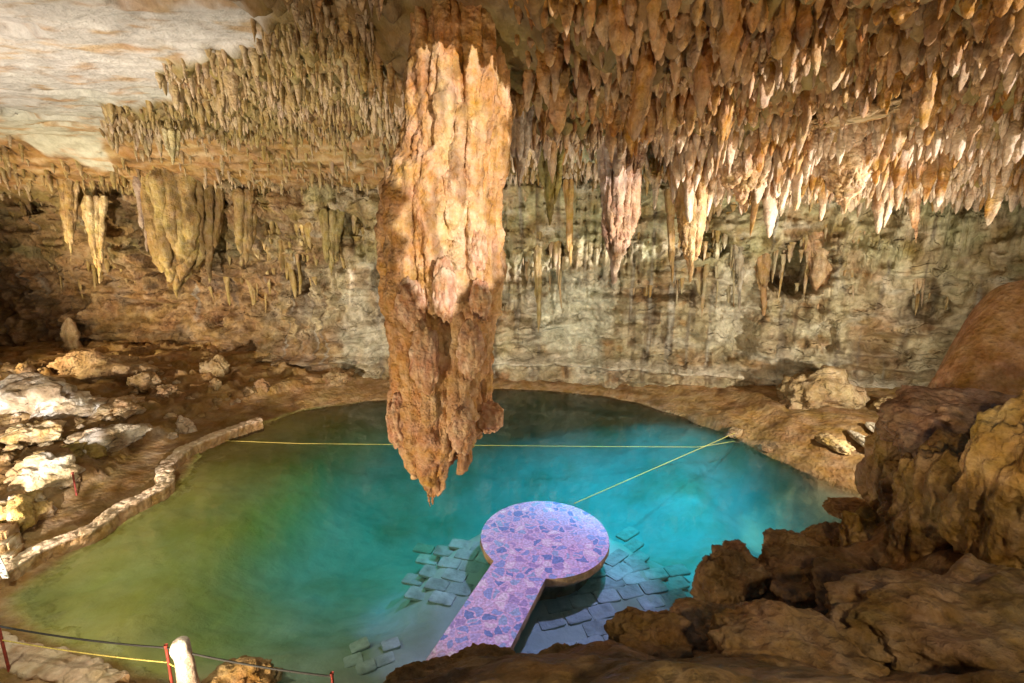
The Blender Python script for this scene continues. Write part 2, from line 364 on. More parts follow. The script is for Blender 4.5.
# ------------------------------------------------------------------ cave roof
SKY_OPENING = [(-13, -9), (-13, 1), (-8, 5), (-2, 7.6), (3, 8.9), (8, 8.9), (13, 8.6), (20, 8), (27, 4), (29, -9)]   # roof cut open over and behind the viewer to let sun and sky in
def build_ceiling():
    x = np.arange(-47, 41.01, .10); y = np.arange(-8, 38.01, .10)
    X, Y = np.meshgrid(x, y, indexing='ij'); Z = ceil_z(X, Y); P = np.stack((X, Y, Z), -1)
    sm = slab_mask(X, Y)
    w = worley(np.stack((X * 1.9, Y * 1.9, Z * 0), -1), 81)
    rzq = sstep(26, 27.2, Y) * sstep(31.5, 30.4, Y) * sstep(-5, -8, X)
    Z = Z - (1 - sm) * (1 - .8 * rzq) * .55 * np.clip(1 - w[0] * 1.25, 0, 1) ** 1.3 - (1 - sm) * .15 * fbm(P * 2.2, 3, 82)
    Z = Z + sm * (.10 * fbm(P * (.9, 2.5, 1), 4, 83) + .28 * sstep(.42, .5, gnoise(P * (.35, 1.1, 1), 84)))
    rz_ = sstep(26, 27.2, Y) * sstep(31.5, 30.4, Y) * sstep(-5, -8, X)
    Z = Z + rz_ * .12 * fbm(np.stack((X * .3, Y * 2.2, X * 0), -1), 4, 93)
    q = at_z(15, 120, 15.2); e = np.hypot((X - q[0]) / 1.1, (Y - q[1]) / 1.0) + .35 * fbm(P * 1.2, 3, 85)
    Z = Z + 2.2 * sstep(1.0, .5, e)
    P[..., 2] = Z
    n1 = fbm(P * .35, 5, 86); n2 = fbm(P * 1.1, 4, 87); n3 = fbm(P * (.5, 1.6, .5), 5, 88)
    c = np.zeros(P.shape) + np.array((.23, .14, .06))  # roof base darkened so the gaps between teeth look shaded
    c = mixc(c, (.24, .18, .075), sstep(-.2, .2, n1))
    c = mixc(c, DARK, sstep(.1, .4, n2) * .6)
    c = mixc(c, (.38, .38, .27), sstep(22, 27, Y) * sstep(-.2, .25, n1) * sstep(0, 4, X) * .9)
    rz = sstep(26, 27.2, Y) * sstep(31.5, 30.4, Y) * sstep(-5, -8, X); hb = fbm(np.stack((X * .25, Y * 2.6, X * 0), -1), 5, 90)
    c = mixc(c, (.34, .20, .085), rz * .8); c = mixc(c, (.16, .095, .04), rz * sstep(.0, .35, hb)); c = mixc(c, (.44, .33, .19), rz * sstep(.05, .4, -hb) * .8)
    s = np.zeros(P.shape) + np.array((.50, .47, .455))
    s = mixc(s, (.42, .42, .34), sstep(17, 25, Y + 4 * n1) * .8)
    s = mixc(s, (.40, .25, .12), sstep(.06, .34, n3) * .8)
    s = mixc(s, (.30, .20, .11), sstep(.26, .5, n2) * .5)
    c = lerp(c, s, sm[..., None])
    msk = poly_sd(X, Y, SKY_OPENING) + .5 * fbm(P * .6, 3, 89) > 0
    msk = msk[:-1, :-1] & msk[1:, :-1] & msk[1:, 1:] & msk[:-1, 1:]
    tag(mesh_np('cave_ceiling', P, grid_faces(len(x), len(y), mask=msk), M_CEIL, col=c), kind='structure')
build_ceiling()

# ------------------------------------------------------------------ unseen rear wall added to mask the sun, cut open for lit patches
SUN_D = np.array((-.45, .80, -.125)); SUN_D /= np.linalg.norm(SUN_D)
REAR_Y = -7.5
def to_rear(p):
    t = (p[1] - REAR_Y) / SUN_D[1]; q = np.asarray(p) - SUN_D * t; return (q[0], q[2])
SUN_PX = [  # lit patches: outlines on the photo at the depth of the thing they fall on
    [(410, 22, 11.6), (440, 5, 11.6), (500, 40, 12), (530, 90, 12), (530, 262, 12), (505, 268, 12), (470, 290, 11.6), (445, 320, 11.6), (425, 290, 11.6), (405, 230, 11.8), (400, 120, 11.8)],
]
def build_rear():
    x = np.arange(-36, 44.01, .12); z = np.arange(-2, 24.01, .12)
    X, Z = np.meshgrid(x, z, indexing='ij')
    m = np.ones(X.shape, bool)
    Q = np.stack((X, X * 0, Z), -1); n = .75 * fbm(Q * 1.1, 5, 91)
    for poly in SUN_HOLES:
        q = np.array(poly); ar = .5 * abs(np.sum(q[:, 0] * np.roll(q[:, 1], 1) - q[:, 1] * np.roll(q[:, 0], 1)))
        m &= poly_sd(X, Z, poly) + n * min(1, .35 * math.sqrt(ar)) > 0
    st_ = [to_rear(gp(a, b, .7)) for a, b in [(40, 520), (72, 474), (160, 452), (160, 478), (112, 508), (72, 520)]]
    m &= ~((poly_sd(X, Z, st_) < 0) & (np.sin(X * 5.6 + .8 * np.sin(X * 2.3)) > .1))  # upright bars left in the opening to cast the floor stripes
    Y = REAR_Y + 0 * X + .6 * fbm(Q * .4, 4, 92)
    P = np.stack((X, Y, Z), -1); c = np.zeros(P.shape) + np.array(TAN)
    mm = m[:-1, :-1] & m[1:, :-1] & m[1:, 1:] & m[:-1, 1:]
    tag(mesh_np('sun_mask_wall', P, grid_faces(len(x), len(z), mask=mm), M_WALL, col=c), kind='structure')
SUN_HOLES = [[to_rear(at_y(*p)) for p in poly] for poly in SUN_PX]
# right-hand stalactite fringe
SUN_HOLES.append([to_rear(p) for p in [(2.5, 18, 10.0), (2.5, 18, 13.2), (9, 18, 14.5), (20, 14, 16), (24, 18, 12), (20, 20, 10.9), (12, 20, 10.5), (7, 19, 9.4)]])
# left floor: the rocks by the wall, the stripes, the kerb
def gp(x, y, z): return at_z(x, y, z)
SUN_HOLES.append([to_rear(gp(*p)) for p in [(-30, 362, 2.2), (40, 365, 2.2), (110, 392, 1.6), (120, 425, 1.4), (60, 442, 1.4), (-30, 440, 1.4)]])
for q in ([(58, 495), (75, 498), (72, 505), (52, 510)], [(70, 490), (105, 468), (108, 472), (72, 497)], [(86, 500), (135, 466), (143, 470), (100, 498)], [(5, 500), (22, 480), (60, 470), (55, 484), (20, 520)],
          [(0, 560), (40, 540), (50, 550), (5, 580)], [(95, 515), (165, 470), (180, 485), (120, 520)]):
    SUN_HOLES.append([to_rear(gp(a, b, .8)) for a, b in q])
build_rear()

# ------------------------------------------------------------------ dripstone
def cone_batch(n, seed, bases, Ls, Rs, nr, ns, lean=.07, tipw=.2, flare=.35, rough=.22, up=.35):
    """arrays of tapered, lobed, slightly bent hanging cones; returns verts [n,nr,ns,3] and t"""
    rs = np.random.RandomState(seed)
    t = np.linspace(0, 1, nr)[None, :, None]; th = np.linspace(0, 2 * np.pi, ns, endpoint=False)[None, None]
    A = lambda lo, hi: rs.uniform(lo, hi, (n, 1, 1))
    pw = A(.4, 1.0); tipw = A(.5, 1.6) * tipw
    prof = (1 - t) ** pw * (1 - tipw) + tipw * (1 - t ** 6) ** .5
    prof = prof * (1 + flare * (1 - np.clip(t / .22, 0, 1)) ** 2)
    prof = prof * (1 + A(.06, .22) * np.sin(t * A(6, 16) + A(0, 6.3)) + A(.02, .09) * np.sin(t * A(18, 34) + A(0, 6.3)))
    lob = 1 + rough * (A(.2, 1) * np.cos(2 * th + A(0, 6.3) + t * A(-1.5, 1.5)) * .7 + A(.2, 1) * np.cos(3 * th + A(0, 6.3) + t * A(-2, 2)) * .6 + A(.1, .8) * np.cos(5 * th + A(0, 6.3) + t * A(-3, 3)) * .5)
    nz = rs.uniform(-1, 1, (n, nr, ns)) * rough * .30
    r = np.asarray(Rs)[:, None, None] * prof * (lob + nz * np.minimum(1, 4 * (1 - t) + .2))
    L_ = np.asarray(Ls)[:, None, None]
    ax = L_ * lean * (A(-1, 1) * t ** 1.5 + .35 * A(-1, 1) * np.sin(t * 5 + A(0, 6))); ay = L_ * lean * (A(-1, 1) * t ** 1.5 + .35 * A(-1, 1) * np.sin(t * 5 + A(0, 6)))
    sq = A(.75, 1.3)
    B = np.asarray(bases)
    V = np.stack((B[:, 0, None, None] + ax + r * np.cos(th) * sq, B[:, 1, None, None] + ay + r * np.sin(th) / sq, B[:, 2, None, None] + up - (L_ + up) * t + 0 * r), -1)
    return V, t + 0 * r
def cone_faces(nr, ns):
    i = np.arange(nr * ns).reshape(nr, ns); j = np.roll(i, -1, 1)
    return np.stack((i[:-1], i[1:], j[1:], j[:-1]), -1).reshape(-1, 4)
def stal_color(V, t, seed, sunny):
    """dripstone colour: by height on the tooth, by stain noise and by place, tips paled as sunlit"""
    sh = V.shape[:-1]; Pf = V.reshape(-1, 3)
    n1 = fbm(Pf * .45, 3, 101).reshape(sh); n2 = fbm(Pf * (2.2, 2.2, .7), 3, 102).reshape(sh); n3 = fbm(Pf * .2, 2, 103).reshape(sh)
    X = V[..., 0]; Y = V[..., 1]
    c = np.zeros(V.shape) + np.array((.42, .21, .06))
    rs = np.random.RandomState(seed); k = rs.uniform(0, 1, (sh[0], 1, 1)) + 0 * t
    c = mixc(c, (.27, .125, .04), sstep(.45, 1, k) * .8)
    c = mixc(c, (.46, .27, .09), sstep(.4, 0, k) * .6)
    left = sstep(-1, -6, X)
    c = mixc(c, (.38, .275, .125), left * .8)
    c = mixc(c, (.37, .275, .12), left * sstep(14, 24, Y) * .7)
    c = mixc(c, (.30, .22, .09), sstep(21, 26, Y) * .7)
    c = mixc(c, (.14, .07, .028), sstep(.05, .35, n2) * .75)
    c = mixc(c, (.70, .57, .46), sstep(.15, .8, t) * sstep(-.35, .15, n1 + .5 * n2) * sunny * sstep(14.5, 17, Y) * (1 - left))  # cream tips, brightened in place of sun on the right-hand fringe
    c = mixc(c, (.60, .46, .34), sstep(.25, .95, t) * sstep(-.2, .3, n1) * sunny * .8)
    c = mixc(c, (.56, .46, .36), sstep(.1, .4, n3 + .4 * n2) * .25)
    return c

def ceil_scatter(n, seed, x0, x1, y0, y1):
    rs = np.random.RandomState(seed); X = rs.uniform(x0, x1, n); Y = rs.uniform(y0, y1, n); return X, Y
X, Y = ceil_scatter(52000, 5, -36, 27, 7.2, 31.5)
keep = (slab_mask(X, Y) < .6) & (np.abs(X) < Y * 1.16 + 1.5) & (poly_sd(X, Y, SKY_OPENING) > .4)
P0 = np.stack((X, Y, X * 0), -1)
dens = lerp(.55, .95, sstep(-6, -1, X)) * sstep(-.45, -.05, fbm(P0 * .33, 3, 111) + .1)
dens *= lerp(1, .55, sstep(22, 26, Y))
keep &= np.random.RandomState(9).uniform(0, 1, len(X)) < dens
X, Y = X[keep], Y[keep]
# thin out by distance so that teeth stand beside each other
order = np.argsort(Y); cell = {}; sel = []
for i in order:
    rmin = (.20 if Y[i] > 12 else .25) + .002 * Y[i] if X[i] > -4 else .19 + .002 * Y[i]
    k = (int(X[i] // .4), int(Y[i] // .4)); ok = True
    for a in (-1, 0, 1):
        for b in (-1, 0, 1):
            for j in cell.get((k[0] + a, k[1] + b), ()):
                if (X[i] - X[j]) ** 2 + (Y[i] - Y[j]) ** 2 < rmin * rmin: ok = False
    if ok: cell.setdefault(k, []).append(i); sel.append(i)
X, Y = X[sel], Y[sel]; n = len(X)
rs = np.random.RandomState(12)
P0 = np.stack((X, Y, X * 0), -1)
cl = 1.5 * fbm(P0 * .75, 3, 112); cl2 = fbm(P0 * .2, 2, 113)
right = sstep(-4, 0, X)
Ls = (lerp(.36, .40, right) * np.exp(rs.normal(0, .42, n)) * (1 + 1.2 * np.clip(cl, -.6, 1.)) + .13)
fringe = np.exp(-((Y - 18.8 - .8 * np.sin(X * .9)) / 1.7) ** 2) * right * sstep(4.5, 7, X)
Ls = Ls * (1 + .8 * fringe)
edge = np.exp(-((Y - 12.1) / .6) ** 2) * sstep(9, 12, X); Ls *= 1 + .3 * edge
Ls = np.clip(Ls, .15, 2.6)
Rs = np.clip(.085 + .08 * Ls + rs.uniform(-.025, .05, n) * (1 + (rs.uniform(0, 1, n) > .9)), .05, .34) * lerp(.85, 1.0, right) * lerp(1.25, 1, sstep(10.5, 12.5, Y))
Z = ceil_z(X, Y) - .05
Ls = np.where((Y < 12.9) & (np.abs(X / Y + .09) < .15), np.minimum(Ls, .30), Ls)
# keep clear of the big column
colm = (np.hypot(X + 1.5, Y - 13) > 1.75) & ~((X < -5.2) & (Y < 13.9)) & ~((X < -7) & (Y > 27.0) & (Y < 30.3) & (np.sin(X * 57.3 + Y * 91.7) > -.35))
X, Y, Z, Ls, Rs = X[colm], Y[colm], Z[colm], Ls[colm], Rs[colm]; n = len(X)
print('stalactites', n)
# which ones show largest: project
mid = np.stack((X, Y, Z - Ls * .6), -1)
dy = mid[:, 1] * cp - (mid[:, 2] - 10) * sp; ux = 512 + 480 * mid[:, 0] / dy; uy = 341.5 - 480 * ((mid[:, 2] - 10) * cp + mid[:, 1] * sp) / dy
tipy = 341.5 - 480 * ((Z - Ls - 10) * cp + Y * sp) / (Y * cp - (Z - Ls - 10) * sp)
inside = (ux > 5) & (ux < 1019) & (uy > 2) & (uy < 300)
size = Ls * Rs / dy ** 2 * inside
N_IND = 232
top = np.argsort(-size)[:N_IND]
rest = np.setdiff1d(np.arange(n), top)
nr, ns = 26, 18
V, T = cone_batch(N_IND, 21, np.stack((X[top], Y[top], Z[top]), -1), Ls[top], Rs[top], nr, ns, rough=.28)
# ragged surface on the near ones
fd = fbm(V.reshape(-1, 3) * 5, 3, 121).reshape(V.shape[:-1]); cen = V.mean(2, keepdims=True)
V = cen + (V - cen) * (1 + .34 * fd[..., None])
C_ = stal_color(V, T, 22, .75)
F = cone_faces(nr, ns)
REG = [
    (lambda x, y: x < -2, 'slender tan stalactite in the matted growth left of the great column', 'small stalactites left of the great column'),
    (lambda x, y: x < 3 and y < 14, 'dark ochre stalactite hanging from the roof just right of the great column', 'ochre stalactites right of the great column'),
    (lambda x, y: x < 3, 'brown stalactite in the lower fringe just right of the great column', 'lower brown stalactites right of the great column'),
    (lambda x, y: x < 9 and y < 13.5, 'stubby amber stalactite on the near roof above the twin long spikes', 'amber stalactites on the near roof'),
    (lambda x, y: x < 9, 'long pale tipped stalactite in the sunlit hanging curtain right of centre', 'pale tipped stalactites of the sunlit curtain'),
    (lambda x, y: y < 13.5, 'golden stalactite along the near roof ledge in the upper right corner', 'golden stalactites of the upper right ledge'),
    (lambda x, y: True, 'brown stalactite on the shaded shelf below the upper right ledge', 'brown stalactites of the shaded right shelf'),
]
for k, i in enumerate(top):
    o = V[k].reshape(-1, 3); b = np.array((X[i], Y[i], Z[i]))
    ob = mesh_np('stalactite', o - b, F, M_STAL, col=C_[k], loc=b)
    for f, lab, gr in REG:
        if f(X[i], Y[i]): tag(ob, lab, 'stalactite', gr); break
def stuff_batch(idx, nr, ns, seed):
    V, T = cone_batch(len(idx), seed, np.stack((X[idx], Y[idx], Z[idx]), -1), Ls[idx], Rs[idx], nr, ns)
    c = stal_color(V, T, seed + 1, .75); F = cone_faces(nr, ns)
    return V.reshape(-1, 3), (F[None] + (np.arange(len(idx)) * nr * ns)[:, None, None]).reshape(-1, 4), c.reshape(-1, 3)
VV, FF, CC = [], [], []; base = 0
def add(v, f, c):
    global base
    VV.append(v); FF.append(f + base); CC.append(c); base += len(v)
near = rest[Y[rest] < 17]; far = rest[Y[rest] >= 17]
add(*stuff_batch(near, 18, 12, 31)); add(*stuff_batch(far, 12, 9, 33))
# fringes on the upper back wall
def wall_fringe(n, seed):
    rs = np.random.RandomState(seed); path = wall_path()
    seg = np.r_[0, np.cumsum(np.hypot(*np.diff(path, axis=0).T))]
    s = rs.uniform(seg[180], seg[-150], n); px = np.interp(s, seg, path[:, 0]); py = np.interp(s, seg, path[:, 1])
    i = np.clip(np.searchsorted(seg, s), 1, len(path) - 1); t = path[i] - path[i - 1]; t /= np.linalg.norm(t, axis=1)[:, None]
    nx, ny = t[:, 1], -t[:, 0]
    q = np.stack((s * .3, s * 0, s * 0), -1); g = fbm(q, 3, seed)
    z = rs.choice([12.8, 11.6, 10.2, 9.0], n, p=[.4, .3, .18, .12]) + rs.normal(0, 1.0, n)
    inn = interp(z, [7, 8.2, 9.2, 10.5, 12.5, 14], [-.1, .6, 1.0, 1.4, 1.9, 2.2]) + rs.uniform(-.5, .3, n) + .6 * g
    L = np.clip(np.exp(rs.normal(-.65, .6, n)) * (1 + g) * interp(px, [-25, -8, 0], [1.5, 1.1, .9]), .15, 2.6); Rr = np.clip(.06 + .10 * L + rs.uniform(-.02, .05, n), .05, .34)
    k = n // 14      # long rods and ribs on the middle of the wall
    z[:k] = rs.uniform(8.5, 11.5, k); L[:k] = rs.uniform(1.2, 4.2, k); Rr[:k] = rs.uniform(.09, .22, k); inn[:k] = rs.uniform(.3, 1.2, k)
    return np.stack((px + nx * inn, py + ny * inn, z), -1), L, Rr
B, L2, R2 = wall_fringe(2600, 41)
V, T = cone_batch(len(B), 42, B, L2, R2, 14, 10, rough=.3)
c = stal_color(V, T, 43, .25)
nn = fbm(V.reshape(-1, 3) * .5, 3, 131).reshape(V.shape[:-1])
c = mixc(c, (.42, .30, .12), sstep(-.2, .25, nn) * .8 * sstep(4, -8, V[..., 0])); c = mixc(c, (.42, .40, .28), sstep(-.05, .3, -nn) * .6 * sstep(-12, -4, V[..., 0])); c = mixc(c, (.6, .48, .28), sstep(.12, .4, nn) * sstep(-8, -14, V[..., 0]) * .7)
F = cone_faces(14, 10)
add(V.reshape(-1, 3), (F[None] + (np.arange(len(B)) * 140)[:, None, None]).reshape(-1, 4), c.reshape(-1, 3))
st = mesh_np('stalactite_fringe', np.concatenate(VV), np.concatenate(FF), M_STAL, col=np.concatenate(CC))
tag(st, 'countless small stalactites matting the cave roof and the upper wall', 'stalactites', kind='stuff')

# ------------------------------------------------------------------ bundles: big dripstones made of merged flutes
def bundle(name, rows, Y, label, seed, nrib=26, ends=None, col=(.5, .31, .16), pale=(.66, .52, .40), depth=.9, knob=.1, nr=90, ns=20, mat=None, ribw=.30, cat='stalactite', group=None, tipc=None, parent=None, flute=.12, fq=3.2):
    """rows: (pixel row, left, right) of the outline at distance Y; ends: (u, row) how far down the flutes reach across the width"""
    rs = np.random.RandomState(seed)
    if Y >= 27: rows = [(rows[0][0] - 26, rows[0][1] - 3, rows[0][2] + 3)] + rows
    ry = np.array([r[0] for r in rows], float)
    cs = np.array([at_y((r[1] + r[2]) / 2, r[0], Y) for r in rows]); hw = np.array([(r[2] - r[1]) / 2 / 480 * (Y * cp - (at_y(512, r[0], Y)[2] - 10) * sp) for r in rows])
    zz = cs[:, 2]; zt, zb = zz[0], zz[-1]
    o_ = np.argsort(zz)
    cx = lambda z: np.interp(z, zz[o_], cs[o_, 0]); wd = lambda z: np.interp(z, zz[o_], hw[o_])
    VV = []; TT = []
    for k in range(nrib):
        ring = k % 4 != 3; outer = ends is not None and k % 3 == 1
        a = 2 * np.pi * (k * .618034) + rs.uniform(-.2, .2); rho = rs.uniform(.62, .85) if ring else rs.uniform(.15, .5)
        ou, ov = rho * math.cos(a), rho * math.sin(a)
        if ends is not None:
            er = np.interp(ou, [e[0] for e in ends], [e[1] for e in ends]) + rs.uniform(-22, 6) * (1 if ring else .3)
            if outer: er = rs.uniform(120, 455); rho = rs.uniform(.85, .92); ou, ov = rho * math.cos(a), rho * math.sin(a)
        else:
            er = ry[0] + (ry[-1] - ry[0]) * (1 - .55 * rho ** 1.5 * rs.uniform(.5, 1.15))
        if k == 0 or (ends is not None and not ring and False): er = ry[-1]; ou, ov = (ends and .0 or 0.), 0.
        ze = at_y(512, er, Y)[2]
        t = np.linspace(0, 1, nr)[:, None]; th = np.linspace(0, 2 * np.pi, ns, endpoint=False)[None]
        z = zt + (ze - zt) * t
        w = wd(z)
        sh_ = .35 + .65 * np.clip(t / .10, 0, 1) ** .7; rr = sh_ * ribw * rs.uniform(.7, 1.3) * np.maximum(w, .05 * hw.max()) * np.clip(((1 - t) / (.22 if outer else .12)), 0, 1) ** .7
        rr = rr * (1 + .12 * np.sin(z * rs.uniform(1.5, 3.5) + rs.uniform(0, 6)) + .08 * np.sin(z * rs.uniform(5, 9) + rs.uniform(0, 6)))
        x0 = cx(z) + ou * w + .05 * w * np.sin(z * rs.uniform(.8, 2) + rs.uniform(0, 6)); y0 = Y + ov * w * depth + .05 * w * np.sin(z * rs.uniform(.8, 2) + rs.uniform(0, 6))
        V = np.stack((x0 + rr * np.cos(th), y0 + rr * np.sin(th), z + 0 * th), -1)
        VV.append(V); TT.append(t + 0 * th)
    V = np.array(VV); T = np.array(TT)
    Pf = V.reshape(-1, 3)
    cen = V.mean(2, keepdims=True); d = V - cen; d /= np.linalg.norm(d, axis=-1, keepdims=True) + 1e-9
    sc = hw.max()
    fl = fbm(Pf * (fq / sc, fq / sc, .3 / sc), 3, seed + 1, ridged=True).reshape(V.shape[:-1])
    wn = worley(Pf * (3.2, 3.2, 2.2), seed + 2); kn = (1 - wn[0]).reshape(V.shape[:-1])
    fn = fbm(Pf * 5, 3, seed + 3).reshape(V.shape[:-1])
    low = .25 + .75 * sstep(zt, lerp(zt, zb, .75), V[..., 2])
    V = V + d * ((flute * sc * (fl - .3)) + knob * low * (kn - .4) + .06 * min(1, sc) * fn)[..., None]
    n1 = fbm(Pf * (.8, .8, .25), 4, seed + 4).reshape(V.shape[:-1]); n2 = fbm(Pf * (3, 3, .9), 3, seed + 5).reshape(V.shape[:-1])
    c = np.zeros(V.shape) + np.array(col)
    c = mixc(c, pale, sstep(-.2, .3, n1) * .85); c = mixc(c, np.array(col) * .42, sstep(.02, .35, n2) * .7)
    if tipc is not None: c = mixc(c, tipc, sstep(lerp(zt, zb, .45), lerp(zt, zb, .85), V[..., 2]) * .8 * sstep(-.4, .1, n2))
    b = np.array((cs[0, 0], Y, zt))
    i = cone_faces(nr, ns); F = (i[None] + (np.arange(nrib) * nr * ns)[:, None, None]).reshape(-1, 4)
    caps = np.array([[k * nr * ns + (nr - 1) * ns + j for j in range(ns)] for k in range(nrib)])
    if parent is None:
        ob = mesh_np(name, V.reshape(-1, 3) - b, [F, caps], mat or M_COLM, col=c, loc=b); tag(ob, label, cat, group)
    else:
        ob = mesh_np(name, V.reshape(-1, 3) - np.array(parent.location), [F, caps], mat or M_COLM, col=c, parent=parent)
    return ob

colroot = empty('great_column', tuple(at_y(460, -10, 13)), 'huge cream and orange fluted dripstone column hanging over the turquoise water', 'stalactite')
ROWS = [(-20, 380, 540), (-4, 398, 524), (20, 411, 512), (60, 412, 509), (110, 408, 511), (150, 399, 506), (185, 384, 503), (220, 381, 500), (260, 383, 500), (300, 386, 498), (340, 389, 496), (380, 389, 492), (410, 388, 491), (430, 389, 490), (455, 394, 482), (475, 402, 474), (497, 410, 462)]
ROWS = [(r, (a + b) / 2 - (b - a) / 2 * .92, (a + b) / 2 + (b - a) / 2 * .92) for r, a, b in ROWS]
bundle('shaft', ROWS, 13, '', 201, nrib=92, ends=[(-1, 458), (-.75, 472), (-.5, 466), (-.36, 478), (-.15, 499), (.05, 492), (.2, 470), (.45, 462), (.6, 478), (.75, 462), (1, 432)], col=(.48, .255, .10), pale=(.60, .39, .21), tipc=(.44, .235, .11), ribw=.17, knob=.11, nr=260, ns=26, parent=colroot, flute=.10, fq=7, depth=.85)
# coral knobs on the shaft
def knob(px, py, Y, size, seed):
    v, f = ico(5); p = at_y(px, py, Y)
    d = 1 + .35 * fbm(v * 1.6 + seed, 4, seed) + .30 * (.6 - worley(v * 2.6 + seed, seed)[0])
    q = v * d[:, None] * np.array(size)
    c = np.zeros(q.shape) + np.array((.42, .22, .12)); c = mixc(c, (.56, .36, .22), sstep(-.2, .3, fbm(v * 2.5, 3, seed + 1)))
    mesh_np('coral_knob', q + p - np.array(colroot.location), f, M_COLM, parent=colroot, col=c)
for a in [(489, 417, 12.9, (.40, .38, .45), 1), (411, 305, 11.75, (.36, .25, .6), 2), (444, 290, 11.5, (.26, .22, .75), 3), (470, 350, 11.6, (.3, .25, .7), 4), (425, 360, 11.6, (.34, .25, .9), 5), (480, 300, 11.9, (.25, .25, .5), 6),
          (398, 420, 12.2, (.3, .3, .7), 7), (462, 430, 11.8, (.32, .28, .6), 8), (478, 250, 12, (.22, .2, .5), 9)]: knob(*a)

